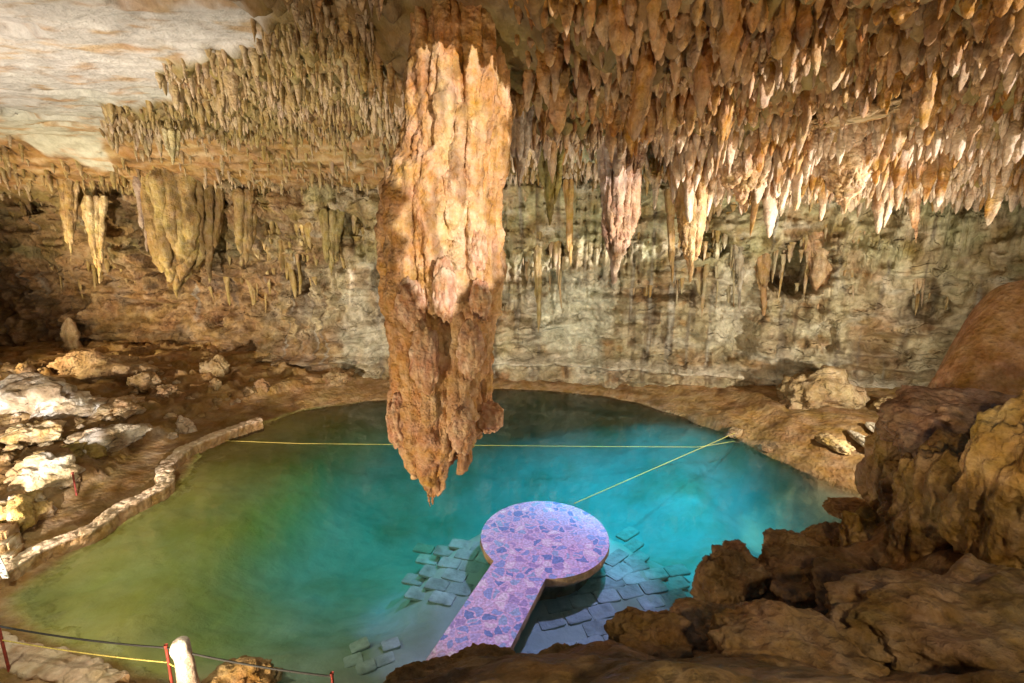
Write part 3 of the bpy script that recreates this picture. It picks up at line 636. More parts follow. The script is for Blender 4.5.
BIG = [
    ('stalactite', [(128, 592, 650), (150, 598, 642), (180, 602, 640), (215, 603, 636), (245, 605, 628), (268, 608, 622), (285, 610, 616)], 19, 'long pink and white streaked stalactite, the brightest spike in front of the pale back wall', 301, dict(nrib=30, col=(.44, .27, .17), pale=(.76, .64, .56), knob=.04, ribw=.19, flute=.2, fq=6)),
    ('stalactite', [(150, 672, 712), (185, 674, 706), (215, 677, 704), (245, 681, 701), (270, 686, 696), (283, 688, 692)], 19, 'slim ochre stalactite with ragged sides, right of the pink and white spike', 302, dict(nrib=24, col=(.38, .22, .09), pale=(.54, .37, .2), knob=.04, ribw=.20, flute=.2, fq=6)),
    ('stalactite', [(118, 535, 572), (150, 537, 565), (185, 541, 560), (215, 545, 554), (226, 548, 551)], 18.5, 'mossy olive stalactite hanging in the gap right of the great column', 303, dict(nrib=9, col=(.28, .21, .07), pale=(.36, .30, .12), knob=.05, ribw=.4)),
    ('stalactite', [(60, 505, 540), (110, 508, 535), (150, 511, 530), (175, 513, 527), (188, 515, 523)], 14.5, 'dark brown stalactite with chalky white streaks touching the right flank of the column', 304, dict(nrib=10, col=(.22, .12, .06), pale=(.62, .54, .50), knob=.05, ribw=.4)),
    ('stalactite', [(195, 148, 205), (225, 152, 205), (250, 157, 206), (275, 160, 200), (292, 166, 186), (299, 172, 182)], 31, 'bulky yellow moss stained drapery hanging on the left back wall', 305, dict(nrib=34, col=(.29, .19, .08), pale=(.44, .335, .14), knob=.07, ribw=.20, mat=None)),
    ('stalactite', [(200, 196, 222), (235, 198, 220), (262, 202, 216), (283, 207, 213)], 31.2, 'brown lobe hanging beside the bulky yellow moss stained drapery', 306, dict(nrib=16, col=(.22, .14, .06), pale=(.34, .26, .11), knob=.06, ribw=.26)),
    ('stalactite', [(222, 88, 104), (245, 92, 103), (265, 96, 103), (284, 99, 101)], 30.5, 'bright cream icicle like stalactite glowing on the left back wall', 307, dict(nrib=10, col=(.50, .36, .17), pale=(.66, .54, .34), knob=.04, ribw=.30)),
    ('stalactite', [(200, 140, 153), (225, 142, 152), (245, 144, 150), (252, 146, 149)], 30.3, 'smooth grey violet stalactite just left of the yellow mossy drapery', 308, dict(nrib=6, col=(.30, .22, .17), pale=(.40, .32, .27), knob=.05, ribw=.45)),
    ('stalactite', [(190, 62, 76), (215, 64, 75), (240, 67, 74), (262, 70, 72)], 30.6, 'narrow tan stalactite between the dark niche and the cream icicle on the left wall', 309, dict(nrib=6, col=(.38, .25, .11), pale=(.5, .38, .2), knob=.05, ribw=.45)),
    ('stalactite', [(200, 806, 834), (240, 808, 836), (270, 808, 836), (300, 809, 828), (318, 812, 820)], 29, 'stout pinkish dripstone pillar on the right wall beside the dark cave hole', 310, dict(nrib=12, col=(.44, .27, .14), pale=(.56, .40, .27), knob=.08, ribw=.36)),
    ('stalactite', [(215, 730, 748), (255, 733, 745), (285, 735, 743), (312, 738, 741)], 30, 'pale chalk streaked stalactite running down the wall left of the dark cave hole', 311, dict(nrib=7, col=(.36, .30, .22), pale=(.60, .56, .50), knob=.06, ribw=.42)),
    ('stalactite', [(215, 752, 774), (255, 755, 771), (290, 758, 768), (325, 761, 765)], 29.8, 'brown rib of dripstone at the left rim of the dark cave hole', 312, dict(nrib=7, col=(.34, .21, .10), pale=(.44, .33, .19), knob=.06, ribw=.42)),
    ('stalactite', [(245, 534, 543), (280, 535, 543), (315, 536, 542), (333, 537, 540)], 32, 'thin brown rod of dripstone low on the back wall right of the column', 313, dict(nrib=5, col=(.28, .20, .09), pale=(.38, .29, .14), knob=.05, ribw=.5)),
    ('stalactite', [(205, 566, 574), (235, 567, 574), (258, 568, 573), (266, 570, 572)], 28, 'thin orange tan straw hanging between the olive stalactite and the pink spike', 314, dict(nrib=5, col=(.42, .26, .10), pale=(.5, .34, .15), knob=.05, ribw=.5)),
    ('stalactite', [(215, 668, 675), (250, 669, 675), (280, 670, 674), (288, 671, 673)], 28, 'thin dark straw hanging just left of the slim ochre stalactite', 315, dict(nrib=5, col=(.26, .16, .07), pale=(.36, .24, .11), knob=.05, ribw=.5)),
    ('stalactite', [(175, 908, 922), (205, 911, 920), (225, 913, 919), (243, 915, 917)], 22, 'lone pinkish spike dropping from the shaded shelf at the far right', 316, dict(nrib=6, col=(.5, .30, .17), pale=(.62, .44, .3), knob=.05, ribw=.45)),
    ('stalactite', [(128, 164, 178), (150, 168, 177), (165, 171, 175)], 22, 'cream stalactite below the edge of the white roof slab, longest of its patch', 317, dict(nrib=6, col=(.46, .38, .2), pale=(.58, .5, .3), knob=.05, ribw=.45)),
    ('stalactite', [(45, 676, 728), (80, 680, 724), (110, 682, 722), (128, 688, 718), (140, 696, 712)], 15.5, 'thick blunt orange and cream dripstone above the slim ochre spike', 318, dict(nrib=34, flute=.2, fq=6, col=(.44, .25, .10), pale=(.62, .44, .28), knob=.05, ribw=.18)),
    ('stalactite', [(130, 720, 770), (165, 722, 764), (190, 726, 758), (205, 735, 750)], 18, 'broad ragged cream drapery, left end of the sunlit curtain', 319, dict(nrib=34, flute=.2, fq=6, col=(.46, .29, .15), pale=(.70, .54, .42), knob=.05, ribw=.18)),
    ('stalactite', [(140, 822, 880), (170, 826, 868), (195, 834, 856), (214, 840, 848)], 18.5, 'broad pale drapery with a pointed foot, right end of the sunlit curtain', 320, dict(nrib=34, flute=.2, fq=6, col=(.48, .31, .17), pale=(.72, .56, .44), knob=.05, ribw=.18)),
    ('stalactite', [(235, 322, 340), (258, 325, 338), (276, 328, 335)], 31, 'short olive drapery lobe on the back wall left of the column', 321, dict(nrib=14, col=(.26, .2, .08), pale=(.36, .28, .13), knob=.05, ribw=.26)),
    ('stalactite', [(215, 236, 256), (245, 238, 254), (268, 242, 250)], 31, 'brown pointed lobe midway between the mossy drapery and the column', 322, dict(nrib=14, col=(.27, .18, .08), pale=(.36, .27, .12), knob=.05, ribw=.28)),
]
for nm, rows, Yd, lab, sd_, kw in BIG:
    if kw.get('mat', 0) is None: kw.pop('mat')
    bundle(nm, rows, Yd, lab, sd_, nr=60, ns=16, **kw)

# jutting plate under the near roof
def boulder(name, loc, size, label, seed, col=(.33, .22, .12), col2=(.5, .42, .33), sub=5, rough=.45, facet=.25, mat=None, cat='boulder', group=None, rot=0, lump=0, pit=0., amt=.75, tilt=(0, 0), dents=()):
    v, f = ico(sub); v = v.copy()
    if mat is M_FORE: v = v / ((np.abs(v) ** 4).sum(1) ** .25)[:, None] ** .75
    d = 1 + rough * fbm(v * 1.1 + seed * 3.7, 5, seed)
    if facet:
        w = worley(v * 1.5 + seed, seed + 3); d += facet * (w[2] - .5) * sstep(0, .25, w[1] - w[0])
        w = worley(v * 3.6 + seed, seed + 4); d += facet * .35 * (w[2] - .5) * sstep(0, .2, w[1] - w[0])
    if mat is M_FORE:
        d += .17 * (fbm(v * (2.2, 2.2, .9) + seed * 1.3, 4, seed + 11, ridged=True) - .2) + .05 * fbm(v * 7, 3, seed + 12)
    if lump: d += lump * (.55 - worley(v * 1.7 + seed * 2, seed + 5)[0])
    for (dx_, dy_, dz_, dep_, wid_) in dents:
        dd = np.array((dx_, dy_, dz_), float); dd /= np.linalg.norm(dd); ca_ = v @ dd + .08 * fbm(v * 3, 3, seed + 15)
        d -= dep_ * sstep(1 - wid_, 1 - wid_ * .25, ca_)
    q = v * d[:, None] * np.array(size)
    q += v * (.05 * min(size) * fbm(q * 4 / min(1, max(size)), 4, seed + 6))[:, None]
    if pit: q -= v * (pit * sstep(.3, .1, worley(q * 3.3, seed + 9)[0]))[:, None]
    n1 = fbm(q * 1.1 + seed, 4, seed + 7); n2 = fbm(q * 4, 3, seed + 8)
    c = np.zeros(q.shape) + np.array(col); c = mixc(c, col2, sstep(-.1, .3, n1) * amt); c = mixc(c, np.array(col) * .45, sstep(.12, .4, n2) * .55)
    ob = mesh_np(name, q, f, mat or M_BOUL, col=c, loc=tuple(loc)); ob.rotation_euler = (tilt[0], tilt[1], rot)
    return tag(ob, label, cat, group)
boulder('rock_plate', at_y(864, 112, 15.5), (1.35, .9, .28), 'flat cream rock plate jutting out among the stalactites at upper right', 401, col=(.45, .28, .13), col2=(.66, .52, .36), cat='rock', tilt=(0, -.2), rough=.6)

# ------------------------------------------------------------------ foreground slope
FG = [(390, 692, 4.6), (430, 688, 4.6), (490, 670, 4.8), (590, 670, 5), (640, 645, 5.5), (700, 615, 7), (712, 575, 8), (750, 568, 8.5), (800, 562, 9), (860, 530, 10), (885, 500, 10.5), (890, 470, 11), (905, 435, 11.5), (945, 365, 12.5), (985, 335, 12.4), (1024, 312, 12)]
ctrl = []
for x, y, Yd in FG:
    p = at_y(x, y, Yd); ctrl.append(p)
    h = np.array((p[0], p[1])) / np.hypot(p[0], p[1])
    ctrl.append(np.array((p[0] + h[0] * .9, p[1] + h[1] * .9, p[2] - 1.8))); ctrl.append(np.array((p[0] + h[0] * 2.2, p[1] + h[1] * 2.2, -1.5)))
for x, y, Yd in [(1020, 520, 6.2), (1000, 660, 3.6), (800, 660, 4.3), (690, 665, 4.5), (900, 600, 6.2), (820, 600, 7.2), (960, 470, 8.5), (760, 620, 6), (1015, 420, 9.5)]: ctrl.append(at_y(x, y, Yd))
for p in [(0, 0, 8.2), (2, 0, 8.3), (5, 1, 8.0), (-1.8, 0, 6.6), (-4, 0, 1.8), (-4, -4, 1.8), (-4, -6, 1.5), (-2.2, -5, 2.6), (-1.5, -3, 4.2), (-2.6, 3.6, 4.4), (-4.5, 5, -1.5), (-6, 2, -.8), (-5, -1, 1.2), (-8, -3, -.8), (-6, -6, .8), (-12, -5, -.5), (8, 0, 9), (13, 4, 8.4), (17, 8, 8.2), (16, 12, 7.8), (20, 14, 7.6), (11.3, 10.4, 7.85), (8.7, 8.0, 7.6), (0, -6, 4.0), (10, -6, 10), (18, -4, 12), (-9, 4, -1.5)]: ctrl.append(np.array(p, float))
ctrl = np.array(ctrl)
def _ker(A, B): return np.sqrt(((A[:, None] - B[None]) ** 2).sum(-1) + .02)
A = _ker(ctrl[:, :2], ctrl[:, :2]); nC = len(ctrl); M = np.zeros((nC + 1, nC + 1)); M[:nC, :nC] = A; M[:nC, nC] = 1; M[nC, :nC] = 1
sol = np.linalg.solve(M, np.r_[ctrl[:, 2], 0])
def fore_z(X, Y):
    q = np.stack((X.ravel(), Y.ravel()), -1); out = np.zeros(len(q))
    for i in range(0, len(q), 20000): out[i:i + 20000] = _ker(q[i:i + 20000], ctrl[:, :2]) @ sol[:-1] + sol[-1]
    return out.reshape(X.shape)
def build_fore():
    x = np.arange(-9, 24.01, .06); y = np.arange(-6, 18.01, .06); X, Y = np.meshgrid(x, y, indexing='ij')
    Z = fore_z(X, Y); P = np.stack((X, Y, Z), -1)
    far = sstep(-2, .5, Z)
    # smooth orange bank at the upper right, broken rock elsewhere
    sm = sstep(8.5, 10, X) * sstep(8.6, 10.5, Y)
    n = fbm(P * .9, 5, 501, ridged=True); w = worley(P * .8, 502)
    Z = Z + far * (1 - .8 * sm) * (.12 * (n - .2) + .34 * (.5 - w[0])) + .07 * fbm(P * 2.6, 5, 503, ridged=True) * far * (1 - .7 * sm)
    Z = Z - .28 * sstep(2.2, 3.2, X) * (1 - sm) * far
    Z = np.maximum(Z, -1.5); P[..., 2] = Z
    n1 = fbm(P * .6, 4, 504); n2 = fbm(P * 2.4, 4, 505)
    c = np.zeros(P.shape) + np.array((.24, .135, .052)); c = mixc(c, (.36, .21, .08), sstep(-.1, .3, n1)); c = mixc(c, (.09, .048, .022), sstep(.05, .4, n2) * .7)
    c = mixc(c, (.44, .23, .10), sm * .85)
    mk = (Z[:-1, :-1] > -1.45) | (Z[1:, 1:] > -1.45)
    tag(mesh_np('rock_slope', P, grid_faces(len(x), len(y), mask=mk), M_FORE, col=c), kind='structure')
build_fore()
FB = [  # px, py, distance, half extents in metres, label, two colours, hollows (direction, depth, width)
    (1030, 500, 6.0, (.62, .5, 1.15), 'tall golden brown rock pillar at the right edge of the view', (.38, .22, .075), (.50, .32, .10), ()),
    (952, 520, 7.2, (.72, .6, 1.12), 'upright hollowed brown boulder beside the golden pillar', (.28, .155, .055), (.44, .28, .10), ((.35, -1, -.35, .42, .28), (.5, -1, .5, .30, .22))),
    (962, 432, 9.3, (1.15, .8, .62), 'red brown boulder with a pale pink crust on top below the smooth orange bank', (.27, .15, .08), (.50, .31, .20), ((.1, -1, -.1, .2, .2),)),
    (892, 470, 10.2, (.48, .45, .95), 'rounded tan boulder knee standing at the water by the right bank', (.36, .21, .09), (.46, .28, .10), ((-.3, -1, -.1, .22, .2),)),
    (920, 500, 8.9, (.50, .45, .80), 'slim brown boulder wedged between the tan knee and the hollowed boulder', (.30, .17, .065), (.42, .26, .09), ()),
    (872, 552, 8.4, (.55, .5, .68), 'yellow stained rounded boulder in the middle of the right slope', (.30, .17, .06), (.46, .28, .07), ()),
    (812, 600, 7.0, (1.0, .7, .58), 'broad dark dome shaped boulder on the right slope', (.19, .105, .04), (.32, .185, .07), ()),
    (733, 592, 7.2, (.46, .42, .56), 'square shouldered dark boulder at the water edge, nearest to the platform', (.22, .125, .05), (.36, .21, .08), ((.3, -1, 0, .15, .2),)),
    (735, 552, 8.2, (.20, .2, .15), 'small brown stone perched behind the square shouldered boulder', (.22, .12, .05), (.3, .17, .07), ()),
    (790, 556, 8.5, (.42, .35, .36), 'small dark knob of rock above the dome shaped boulder', (.20, .11, .045), (.32, .19, .07), ()),
    (835, 545, 9.2, (.55, .4, .30), 'low brown boulder by the water between the dark knob and the tan knee', (.22, .125, .05), (.34, .2, .08), ()),
    (862, 610, 6.2, (.62, .5, .40), 'low very dark hollow boulder in the centre of the right foreground', (.11, .06, .026), (.2, .11, .045), ((0, -1, .3, .3, .3),)),
    (722, 640, 5.3, (.48, .4, .28), 'flat topped brown ledge rock in front of the square shouldered boulder', (.26, .145, .055), (.36, .21, .08), ()),
    (975, 640, 4.4, (1.25, .7, .42), 'wide sloping brown slab of rock filling the lower right corner', (.26, .15, .06), (.38, .23, .09), ()),
    (800, 672, 4.2, (.70, .5, .36), 'cracked brown rock at the bottom edge below the dome shaped boulder', (.26, .145, .055), (.38, .22, .085), ()),
    (660, 655, 5.0, (.50, .4, .34), 'brown rock shoulder right of the end of the walkway', (.24, .135, .05), (.36, .21, .08), ()),
    (560, 678, 4.9, (.40, .33, .15), 'low brown rock hump covering the foot of the walkway', (.28, .16, .055), (.38, .23, .085), ()),
    (485, 682, 4.7, (.38, .32, .19), 'rounded brown rock hump at the bottom edge left of the walkway end', (.29, .165, .06), (.38, .23, .085), ()),
    (594, 662, 5.1, (.12, .1, .11), 'small round stone wedged between the low hump and the rock shoulder', (.26, .145, .055), (.34, .2, .07), ()),
    (425, 690, 4.5, (.36, .3, .13), 'low brown rock at the bottom edge, furthest left of the foreground rocks', (.29, .165, .06), (.38, .23, .085), ()),
    (852, 509, 10.5, (.5, .35, .12), 'flat brown rock lying in the water edge at the right bank', (.3, .17, .06), (.38, .23, .09), ()),
]
for k, (x, y, Yd, s, lab, c1, c2, dn) in enumerate(FB):
    s = tuple(q * 1.08 for q in s); boulder('boulder', at_y(x, y, Yd), s, lab, 520 + k, col=c1, col2=c2, sub=6, rough=.50, facet=.10, lump=.12, mat=M_FORE, group='foreground boulders', rot=.25 * math.sin(k * 2.1), pit=.05, dents=dn)

# ------------------------------------------------------------------ left bank rocks, far bank rocks
def on_ground(px, py, dz=0.):
    """follow the view ray down to the ground"""
    d = ray(px, py); t = np.linspace(8, 60, 2600); P = d[None] * t[:, None]; P[:, 2] += CAM_Z
    z, _ = ground_z(P[:, 0], P[:, 1]); k = np.argmax(P[:, 2] < z); return P[k] + np.array((0, 0, dz))
LB = [  # the near-white second colours put sunlight into the rocks under the wall
    (28, 405, (2.2, 1.2, 1.0), 'large boulder coloured sunlit white at the left edge under the wall', (.42, .32, .22), (.75, .68, .6)),
    (75, 412, (1.6, 1.0, .6), 'low boulder coloured sunlit white right of the large one under the left wall', (.40, .30, .20), (.72, .66, .58)),
    (35, 438, (1.2, .9, .6), 'cream and orange boulder in front of the sunlit white boulders', (.46, .30, .14), (.66, .5, .3)),
    (105, 440, (1.6, .9, .42), 'grey brown slab boulder with a cream lower edge on the left bank', (.30, .21, .13), (.58, .5, .42)),
    (120, 408, (1.5, .9, .40), 'cream rubble hump below the fan shaped mound', (.42, .28, .15), (.62, .48, .33)),
    (100, 372, (2.6, 1.2, .8), 'fan shaped tan rock mound at the foot of the stalagmite', (.34, .22, .12), (.48, .34, .2)),
    (185, 430, (.50, .45, .48), 'small pale pinkish boulder standing alone on the brown bank', (.46, .34, .24), (.62, .5, .4)),
    (172, 437, (.28, .2, .14), 'little flat stone left of the lone pinkish boulder', (.5, .38, .27), (.6, .5, .4)),
    (145, 385, (.9, .7, .5), 'tan rubble block right of the fan shaped mound', (.36, .24, .13), (.5, .38, .24)),
    (163, 392, (.7, .6, .35), 'low tan rubble block, right of the taller block by the mound', (.34, .22, .12), (.46, .34, .2)),
    (215, 372, (.9, .6, .8), 'pointed tan boulder before the shadowed foot of the wall', (.40, .27, .14), (.48, .35, .2)),
    (216, 388, (.40, .35, .42), 'small tan boulder just in front of the pointed one', (.42, .28, .15), (.5, .36, .2)),
    (262, 352 + 34, (.6, .4, .3), 'low brown stone on the sandy far bank left of the column', (.32, .2, .1), (.42, .3, .16)),
    (340, 378, (1.4, .7, .5), 'heap of brown rubble under the wall left of the column', (.28, .17, .08), (.4, .27, .14)),
    (370, 372, (.9, .6, .6), 'dark rubble block beside the column at the far bank', (.24, .15, .07), (.36, .25, .13)),
    (44, 478, (1.1, .7, .55), 'layered boulder with sunlit white flat top on the left bank', (.40, .29, .17), (.70, .62, .53)),
    (22, 515, (.9, .7, .60), 'ochre boulder with a grey crusted top, nearest boulder on the left bank', (.36, .235, .085), (.48, .42, .38)),
    (85, 452, (.9, .6, .35), 'low olive brown rock in the shade of the left bank', (.26, .17, .05), (.34, .24, .08)),
    (250, 392, (.5, .35, .25), 'small dark stone at the edge of the sandy far bank', (.28, .18, .09), (.4, .28, .15)),
]
for k, (x, y, s, lab, c1, c2) in enumerate(LB):
    s = (s[0] * .9, s[1], s[2] * 1.25); p = on_ground(x, y, s[2] * .02)
    boulder('boulder', p, s, lab, 560 + k, col=c1, col2=c2, sub=5, rough=.75, facet=.30, group='boulders on the left bank', rot=k * 1.3, amt=.95)
RB = [
    (818, 402, (2.0, 1.3, 1.4), 'big rough brown boulder lying on the smooth far right bank', (.28, .185, .095), (.44, .33, .2)),
    (836, 446, (.9, .5, .22), 'pale worn hump of rock low on the far right bank', (.46, .32, .15), (.58, .44, .24)),
    (915, 420, (1.0, .7, .6), 'tan boulder leaning under the right wall behind the orange bank', (.38, .26, .13), (.5, .38, .22)),
    (890, 412, (.9, .6, .5), 'low tan rock under the right wall beside the leaning boulder', (.34, .23, .12), (.46, .34, .2)),
    (735, 434, (.55, .35, .25), 'dark rock at the far right water line where the yellow rope is tied', (.25, .15, .07), (.36, .24, .12)),
    (765, 450, (.35, .25, .18), 'small dark rock at the far right water line', (.25, .15, .07), (.36, .24, .12)),
]
for k, (x, y, s, lab, c1, c2) in enumerate(RB):
    p = on_ground(x, y, s[2] * .3)
    boulder('boulder', p, s, lab, 600 + k, col=c1, col2=c2, sub=5, rough=.55, facet=.35, group='boulders on the far right bank', rot=k * 1.7)
for k, (x0, y0, x1, y1, lab) in enumerate([(848, 432, 880, 462, 'long pale fallen rock splinter on the far right bank, left of two'), (868, 426, 890, 446, 'short pale fallen rock splinter on the far right bank, right of two')]):
    a = on_ground(x0, y0); b = on_ground(x1, y1); m = (a + b) / 2; m[2] += .25; ln = np.hypot(*(b - a)[:2]) / 2
    boulder('rock_splinter', m, (ln, .26, .16), lab, 620 + k, col=(.48, .40, .30), col2=(.66, .6, .5), cat='rock', rough=.4, rot=math.atan2(b[1] - a[1], b[0] - a[0]), tilt=(.2, 0), group='pale rock splinters')
rs = np.random.RandomState(88)
for k in range(110):
    x, y = rs.uniform(5, 260), rs.uniform(362, 470)
    if y > 470 - max(0, x - 90) * .42 - 4: continue
    p = on_ground(x, y); sz = rs.uniform(.10, .22) * (1.7 if rs.uniform() > .8 else 1); c0 = rs.choice(3)
    boulder('rubble_stone', p + np.array((0, 0, .02)), (sz * rs.uniform(.9, 1.5), sz, sz * rs.uniform(.5, .9)), 'small rough stone strewn over the brown left bank', 800 + k, col=[(.34, .22, .11), (.44, .32, .2), (.26, .16, .07)][c0], col2=[(.46, .33, .2), (.62, .5, .38), (.36, .24, .12)][c0], sub=3, facet=.5, rough=.6, cat='stone', group='rubble strewn over the left bank', rot=rs.uniform(0, 6))
# stalagmite at the foot of the left wall
def stalagmite(px, py, Yd, h, r, label, seed):
    V, T = cone_batch(1, seed, np.array([[0, 0, 0.]]), [h], [r], 60, 40, lean=.04, tipw=.35, flare=.7, rough=.2, up=0)
    V = V[0] * np.array((1, 1, -1)); Pf = V.reshape(-1, 3); n = fbm(Pf * 2, 4, seed); V = V * np.stack((1 + .2 * n, 1 + .2 * n, 1 + 0 * n), -1).reshape(V.shape)
    c = np.zeros(V.shape) + np.array((.42, .29, .17)); c = mixc(c, (.55, .42, .28), sstep(-.2, .3, n).reshape(V.shape[:-1]))
    F = cone_faces(60, 40)[:, ::-1]
    b = at_y(px, py, Yd); tag(mesh_np('stalagmite', V.reshape(-1, 3), F, M_STAL, col=c.reshape(-1, 3), loc=b), label, 'stalagmite')
stalagmite(77, 362, 33, 3.2, .75, 'tall tan stalagmite standing on the fan shaped mound by the left wall', 640)

# ------------------------------------------------------------------ stone kerb along the left shore
def kerb(px_pts, zt, width, name, label, seed):
    pts = np.array([at_z(x, y, zt) for x, y in px_pts])
    seg = np.r_[0, np.cumsum(np.linalg.norm(np.diff(pts, axis=0), axis=1))]; s = np.arange(0, seg[-1], .05)
    c = np.stack([np.interp(s, seg, pts[:, i]) for i in range(3)], 1)
    k = 15; pad = np.pad(c, ((k // 2, k // 2), (0, 0)), 'edge'); c = np.stack([np.convolve(pad[:, i], np.ones(k) / k, 'valid') for i in range(3)], 1)
    t = np.gradient(c, axis=0); t /= np.linalg.norm(t, axis=1)[:, None]; nrm = np.stack((-t[:, 1], t[:, 0], 0 * s), 1)
    wv = width * (1 + .35 * fbm(np.stack((s * .7, s * 0, s * 0), -1), 3, seed))
    prof = []
    for a, b in [(-.5, -.85), (-.5, -.55), (-.5, -.25), (-.5, -.05), (-.47, 0), (-.35, .01), (-.15, .01), (0, .015), (.15, .01), (.35, .01), (.47, 0), (.5, -.05), (.5, -.25), (.5, -.55), (.5, -.85)]: prof.append((a, b))
    prof = np.array(prof); u = np.linspace(0, len(prof) - 1, 48); pa = np.interp(u, np.arange(len(prof)), prof[:, 0]); pb = np.interp(u, np.arange(len(prof)), prof[:, 1])
    P = c[:, None] + nrm[:, None] * (pa[None, :, None] * wv[:, None, None]) + np.array((0, 0, 1)) * pb[None, :, None]
    w = worley(P * 2.6, seed); bumpy = (.09 * (w[2] - .5) + .06 * np.minimum(w[1] - w[0], .25) * 4 - .03)
    dirv = nrm[:, None] * pa[None, :, None] * 2 + np.array((0, 0, 1)) * np.clip(1 - np.abs(pa * 2)[None, :, None], 0.2, 1)
    P = P + dirv * (bumpy + .07 * fbm(P * 2, 3, seed + 1))[..., None]
    n1 = fbm(P * 1.5, 4, seed + 2)
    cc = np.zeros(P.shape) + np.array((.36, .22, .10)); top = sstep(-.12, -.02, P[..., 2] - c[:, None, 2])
    cc = mixc(cc, (.58, .45, .34), top * .9); cc = mixc(cc, (.45, .30, .18), w[2] * .5); cc = mixc(cc, (.22, .13, .06), sstep(.1, .35, n1) * .6)  # top face paled as if sunlit, over mottled stone
    b = P.reshape(-1, 3).mean(0)
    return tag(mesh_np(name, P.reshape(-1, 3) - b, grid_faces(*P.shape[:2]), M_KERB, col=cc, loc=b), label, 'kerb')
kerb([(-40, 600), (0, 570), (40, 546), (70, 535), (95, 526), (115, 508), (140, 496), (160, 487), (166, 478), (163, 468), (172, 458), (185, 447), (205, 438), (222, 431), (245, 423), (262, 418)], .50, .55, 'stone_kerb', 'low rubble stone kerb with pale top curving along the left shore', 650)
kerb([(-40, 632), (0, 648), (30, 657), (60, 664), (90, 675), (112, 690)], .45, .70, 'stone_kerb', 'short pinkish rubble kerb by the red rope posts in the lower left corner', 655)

# stone steps at the left edge
st_root = empty('stone_steps', tuple(at_z(10, 560, .3)), 'short flight of brown stone steps at the left edge beside the ochre boulder', 'steps')
def box_np(cx, cy, cz, sx, sy, sz, seed, res=12, amt=.05):
    """a box with worn faces: cube-sphere style grid, displaced"""
    import bmesh
    bm = bmesh.new(); bmesh.ops.create_cube(bm, size=2); bmesh.ops.bevel(bm, geom=bm.edges[:], offset=.12, segments=2, affect='EDGES')
    bmesh.ops.subdivide_edges(bm, edges=bm.edges[:], cuts=3, use_grid_fill=True); bmesh.ops.triangulate(bm, faces=bm.faces[:])
    v = np.array([q.co[:] for q in bm.verts]); bm.verts.index_update(); f = np.array([[q.index for q in p.verts] for p in bm.faces]); bm.free()
    v = v * np.array((sx, sy, sz)); v += amt * np.stack([fbm(v * 1.6 + seed * 5 + k * 9, 4, seed + k) for k in range(3)], -1)
    return v + np.array((cx, cy, cz)), f
for k, (x, y, zt) in enumerate([(-6, 566, .40), (-8, 553, .65), (-11, 541, .9), (-14, 530, 1.15)]):
    p = at_z(x, y, zt) - np.array(st_root.location)
    v, f = box_np(p[0], p[1], p[2] - .3, .62, .36, .30, 660 + k); v0 = v - p; a = .35; v = np.stack((v0[:, 0] * math.cos(a) - v0[:, 1] * math.sin(a), v0[:, 0] * math.sin(a) + v0[:, 1] * math.cos(a), v0[:, 2]), 1) + p
    n1 = fbm(v * 2, 3, 665); c = mixc(np.zeros(v.shape) + np.array((.30, .18, .08)), (.55, .45, .34), sstep(-.1, .3, n1))
    mesh_np('step', v, f, M_SLAB, parent=st_root, col=c, smooth=True)

# ------------------------------------------------------------------ water
def build_water():
    V = np.array([(x, y, z) for z in (0, -8) for x, y in ((-43.5, -5.8), (29.5, -5.8), (29.5, 36.6), (-43.5, 36.6))], float)
    F = np.array([(0, 1, 2, 3), (7, 6, 5, 4), (0, 4, 5, 1), (1, 5, 6, 2), (2, 6, 7, 3), (3, 7, 4, 0)])
    m = bpy.data.materials.new('water'); m.use_nodes = True; nt = m.node_tree; N = nt.nodes; L = nt.links
    N.remove(N['Principled BSDF']); out = N['Material Output']
    tr = N.new('ShaderNodeBsdfTransparent'); gl = N.new('ShaderNodeBsdfGlossy'); gl.inputs['Roughness'].default_value = .03
    fr = N.new('ShaderNodeFresnel'); fr.inputs['IOR'].default_value = 1.33; mx = N.new('ShaderNodeMixShader')
    geo = N.new('ShaderNodeNewGeometry'); ns = N.new('ShaderNodeTexNoise'); ns.inputs['Scale'].default_value = 1.6; ns.inputs['Detail'].default_value = 3; L.new(geo.outputs['Position'], ns.inputs['Vector'])
    bp = N.new('ShaderNodeBump'); bp.inputs['Strength'].default_value = .07; bp.inputs['Distance'].default_value = .1; L.new(ns.outputs[0], bp.inputs['Height'])
    L.new(bp.outputs[0], gl.inputs['Normal']); L.new(bp.outputs[0], fr.inputs['Normal'])
    L.new(fr.outputs[0], mx.inputs[0]); L.new(tr.outputs[0], mx.inputs[1]); L.new(gl.outputs[0], mx.inputs[2]); L.new(mx.outputs[0], out.inputs['Surface'])
    va = N.new('ShaderNodeVolumeAbsorption'); va.inputs['Color'].default_value = (.05, .80, .84, 1); va.inputs['Density'].default_value = .24
    L.new(va.outputs[0], out.inputs['Volume'])
    tag(mesh_np('water', V, F, m, smooth=False), kind='structure')
build_water()

